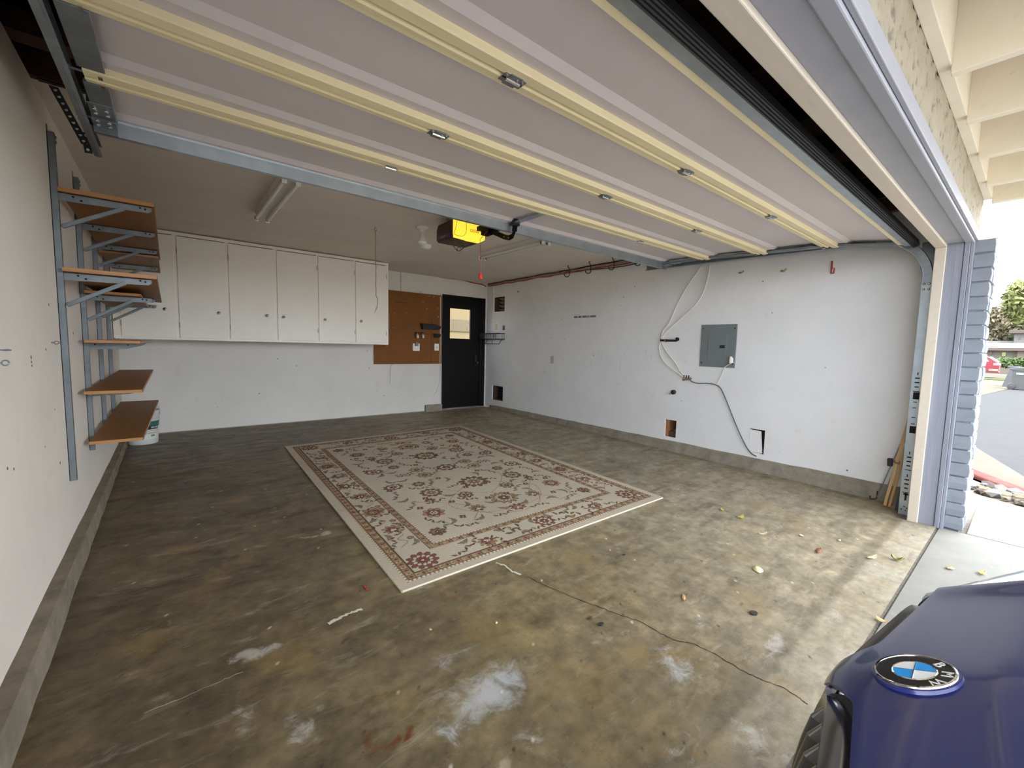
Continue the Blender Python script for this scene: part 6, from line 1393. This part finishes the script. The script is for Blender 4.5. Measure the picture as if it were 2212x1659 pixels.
# kidney grilles
def kidney(s_):
    """s_ -1: half nearer the camera"""
    cx, cz, hw, hh = XC + s_ * .188, .586, .180, .117; yaw = -s_ * .16
    def P(a, d, z):
        q = max(0, (cz + hh - z) / (2 * hh)); return Vector((cx + a, .124 + d + .075 * q - .045 * q * q - .150 * max(0, s_ * a + .172), z))
    n = 56; prof = [(0.0, .006), (.008, .014), (.020, .022), (.029, .022), (.031, .004), (.030, -.006), (.026, -.012), (.004, -.02), (.0, .0)]   # (outward from the loop, d)
    V = []
    for i in range(n):
        t = 2 * math.pi * i / n; c, s2 = math.cos(t), math.sin(t); e = 2 / 5.5
        a = hw * math.copysign(abs(c) ** e, c); z = hh * math.copysign(abs(s2) ** e, s2); nl = math.hypot(c / hw, s2 / hh); na, nz = math.copysign(abs(c) ** 1.5, c), math.copysign(abs(s2) ** 1.5, s2); l = math.hypot(na, nz); na /= l; nz /= l
        for o, d in prof: V.append(P(a + na * (o - .024), d, cz + z + nz * (o - .024)))
    k = len(prof); mb = MB(); mb.add(V, [(i * k + j, i * k + (j + 1) % k, ((i + 1) % n) * k + (j + 1) % k, ((i + 1) % n) * k + j) for i in range(n) for j in range(k)])
    fr_ = mb.build('grille_frame', gloss, car, smooth=True)
    mb = MB(); mb.extrude([P(-hw + .004, -.034, cz - hh + .01), P(hw - .004, -.034, cz - hh + .01), P(hw - .004, -.034, cz + hh - .004), P(-hw + .004, -.034, cz + hh - .004)], (0, -.004, 0)); mb.build('grille_back', M['hole'], fr_)
    for i in range(9):
        a = -hw + .034 + i * (2 * hw - .068) / 8; mb = MB(); z0, z1 = cz - hh + .012, cz + hh - .003
        Vs = []
        for zz in np.linspace(z0, z1, 7): Vs += [P(a - .0075, .012, zz), P(a - .004, .027 - .012 * max(0, (zz - z1 + .04) / .04) ** 2, zz), P(a + .004, .027 - .012 * max(0, (zz - z1 + .04) / .04) ** 2, zz), P(a + .0075, .012, zz), P(a + .005, -.030, zz), P(a - .005, -.030, zz)]
        mb.add(Vs, [(6 * i2 + j, 6 * i2 + (j + 1) % 6, 6 * i2 + 6 + (j + 1) % 6, 6 * i2 + 6 + j) for i2 in range(6) for j in range(6)] + [tuple(range(6)), tuple(range(36, 42))])
        mb.build('grille_slat', gloss, fr_, bevel=.003)
    V = [P(-hw + .02 + (2 * hw - .04) * i / 20, -.020, cz + hh + .008 - .008 * abs(i / 10 - 1) ** 3) for i in range(21)]
    mb = MB(); mb.tube(V, .004, 6); mb.build('chrome_strip', chrome, fr_, smooth=True)
kidney(-1); kidney(1)
# emblem on the hood
EC = Vector((.701, .066, hoodz(-.004, .066) + .0022)); en = Vector((-.01, .44, 1)).normalized(); er = Vector((-1, 0, 0)); er = (er - en * er.dot(en)).normalized(); eu = en.cross(er)
def E3(x, y, h=0.0): return EC + er * x + eu * y + en * h
def disc(r0, r1, a0, a1, h, n=40):
    mb = MB(); V = []; Fs = []; m2 = max(2, int(n * abs(a1 - a0) / 360))
    for i in range(m2 + 1):
        a = math.radians(a0 + (a1 - a0) * i / m2); V += [E3(r0 * math.cos(a), r0 * math.sin(a), h), E3(r1 * math.cos(a), r1 * math.sin(a), h)]
    mb.add(V, [(2 * i, 2 * i + 1, 2 * i + 3, 2 * i + 2) for i in range(m2)]); return mb
def ering(r, w_, h0, h1):
    mb = MB(); mb.lathe([(r - w_, h0), (r, h0), (r - w_ * .15, h1 * .8), (r - w_ * .5, h1), (r - w_ * .9, h1 * .9), (r - w_, h0 + .0005)], EC, en, 64, caps=False); return mb
mb = MB(); mb.lathe([(.0435, -.004), (.0430, .0012), (.040, .0018), (.001, .0018)], EC, en, 64); em = mb.build('emblem', mat('emblem blue rim', (.012, .02, .12), .2, coat=1.0), car, smooth=True)
ering(.0405, .0032, .0, .0042).build('emblem_ring', chrome, em, smooth=True)
disc(0.0005, .0378, 0, 360, .0028, 64).build('emblem_black_band', mat('emblem black', (.008, .008, .009), .12), em)
ering(.0222, .0014, .0028, .0038).build('emblem_ring', chrome, em, smooth=True)
eb, ew = mat('emblem sky blue', (.0, .30, .80), .18), mat('emblem white', (.80, .81, .82), .18)
for k, m_ in enumerate((ew, eb, ew, eb)): disc(.0003, .0210, 90 * k, 90 * k + 90, .0033, 64).build('emblem_quadrant', m_, em)
mb = MB()
for a in (0, 90, 180, 270): mb.bar(E3(0, 0, .0035), E3(.0212 * math.cos(math.radians(a)), .0212 * math.sin(math.radians(a)), .0035), .0009, .0007, up=en)
mb.build('emblem_divider', chrome, em)
for ch_, a in (('B', 134), ('M', 90), ('W', 46)):
    ra = math.radians(a); c = E3(.0300 * math.cos(ra), .0300 * math.sin(ra), .0031); up = er * math.cos(ra) + eu * math.sin(ra); xa = er * math.sin(ra) - eu * math.cos(ra)
    text('emblem_letter', ch_, .0165, frame_mtx(c, xa, up), mat('emblem silver lettering', (.82, .82, .82), .2, .3), em, ext=.0003)
# body shell, cabin, roof
def loft(name, secs, m_, closed_ring=True, caps=True, smooth_=True):
    """secs: list of (y, [(u, z)...]) half outlines from bottom centre side up; mirrored"""
    V = []; k = None
    for y, h in secs:
        ring = [(u, z) for u, z in h] + [(-u, z) for u, z in reversed(h)]; k = len(ring); V += [(XC + u, y, z) for u, z in ring]
    mb = MB(); mb.add(V, [(i * k + j, i * k + (j + 1) % k, (i + 1) * k + (j + 1) % k, (i + 1) * k + j) for i in range(len(secs) - 1) for j in range(k)] + [tuple(range(k)), tuple((len(secs) - 1) * k + j for j in range(k))])
    return mb.build(name, m_, car, smooth=smooth_)
def side(y, w_, zs_, ztop, wt): return (y, [(.70 * w_, .10), (.93 * w_, .14), (.985 * w_, .35), (w_, .58), (.985 * w_, zs_ - .08), (.95 * w_, zs_), (wt, ztop)])
hz_ = lambda y, u: hoodz(u, y)
secs = [side(y, w_, hz_(y, .86) - .014, hz_(y, .80) - .03, .80) for y, w_ in ((-.03, .90), (-.15, .945), (-.35, .965), (-.7, .975), (-1.0, .98), (-1.22, .98))]
secs += [side(y, w_, zs_, zs_ + .02, .80) for y, w_, zs_ in ((-1.5, .985, .95), (-2.5, .985, .97), (-3.4, .98, .98), (-4.1, .96, .98), (-4.45, .90, .93), (-4.56, .82, .80))]
loft('body_shell', secs, blue)
cg = [(-1.2, [(.74, .94), (.80, .96)]), (-1.95, [(.74, .96), (.83, .98), (.68, 1.44), (.60, 1.47)]), (-3.3, [(.74, .96), (.84, .98), (.69, 1.49), (.60, 1.52)]), (-4.2, [(.74, .96), (.80, .97), (.62, 1.36), (.55, 1.40)])]
cg[0] = (-1.2, [(.74, .93), (.82, .95), (.80, .962), (.70, .972)])
loft('cabin_glass', cg, mat('dark car glass', (.015, .018, .02), .05, coat=1.0), smooth_=False)
rf = [(-1.85, [(.52, 1.43), (.64, 1.445), (.58, 1.475), (.45, 1.485)]), (-2.4, [(.55, 1.49), (.67, 1.50), (.60, 1.545), (.45, 1.56)]), (-3.3, [(.55, 1.50), (.67, 1.51), (.60, 1.55), (.45, 1.565)]), (-4.15, [(.5, 1.38), (.6, 1.39), (.55, 1.43), (.4, 1.44)])]
loft('roof', rf, blue)
for s_ in (-1, 1):
    for y in (-.78, -3.55):
        mb = MB(); mb.lathe([(.24, -.02), (.345, .0), (.365, .04), (.365, .20), (.345, .235), (.24, .235)], (XC + s_ * .755, y, .245), (s_, 0, 0), 36); wh = mb.build('tire', M['rubber'], car, smooth=True)
        mb = MB()
        mb.lathe([(.24, .16), (.245, .225), (.232, .23), (.20, .17)], (XC + s_ * .755, y, .245), (s_, 0, 0), 30)
        for k in range(5):
            a = 2 * math.pi * k / 5; mb.bar((XC + s_ * .965, y, .245), (XC + s_ * .965, y + .23 * math.cos(a), .245 + .23 * math.sin(a)), .05, .03, up=(1, 0, 0))
        mb.build('wheel_rim', M['bright'], wh)
    mb = MB(); u0 = s_ * .66; mb.extrude([(XC + s_ * .45, lip(.45) + .004, .60), (XC + s_ * .83, lip(.83) - .05, .63), (XC + s_ * .84, lip(.84) - .09, .685), (XC + s_ * .47, lip(.47) + .001, .675)], (0, -.05, 0)); mb.build('headlight', mat('headlight lens', (.45, .48, .50), .08, coat=1.0), car, bevel=.012)
    mb = MB(); mb.extrude([(XC + s_ * .93, -1.62, 1.02), (XC + s_ * 1.13, -1.66, 1.03), (XC + s_ * 1.14, -1.68, 1.16), (XC + s_ * .98, -1.62, 1.15)], (0, -.10, 0)); mb.build('side_mirror', blue, car, bevel=.03, smooth=True)

# the car stands a couple of degrees off square to the threshold
RZ = Matrix.Rotation(.036, 3, 'Z'); piv = Vector((.701, .066, 0)); l0 = car.location.copy(); car.rotation_euler = (0, 0, .036); n0 = piv + RZ @ (l0 - piv); car.location = (n0.x, n0.y, l0.z)
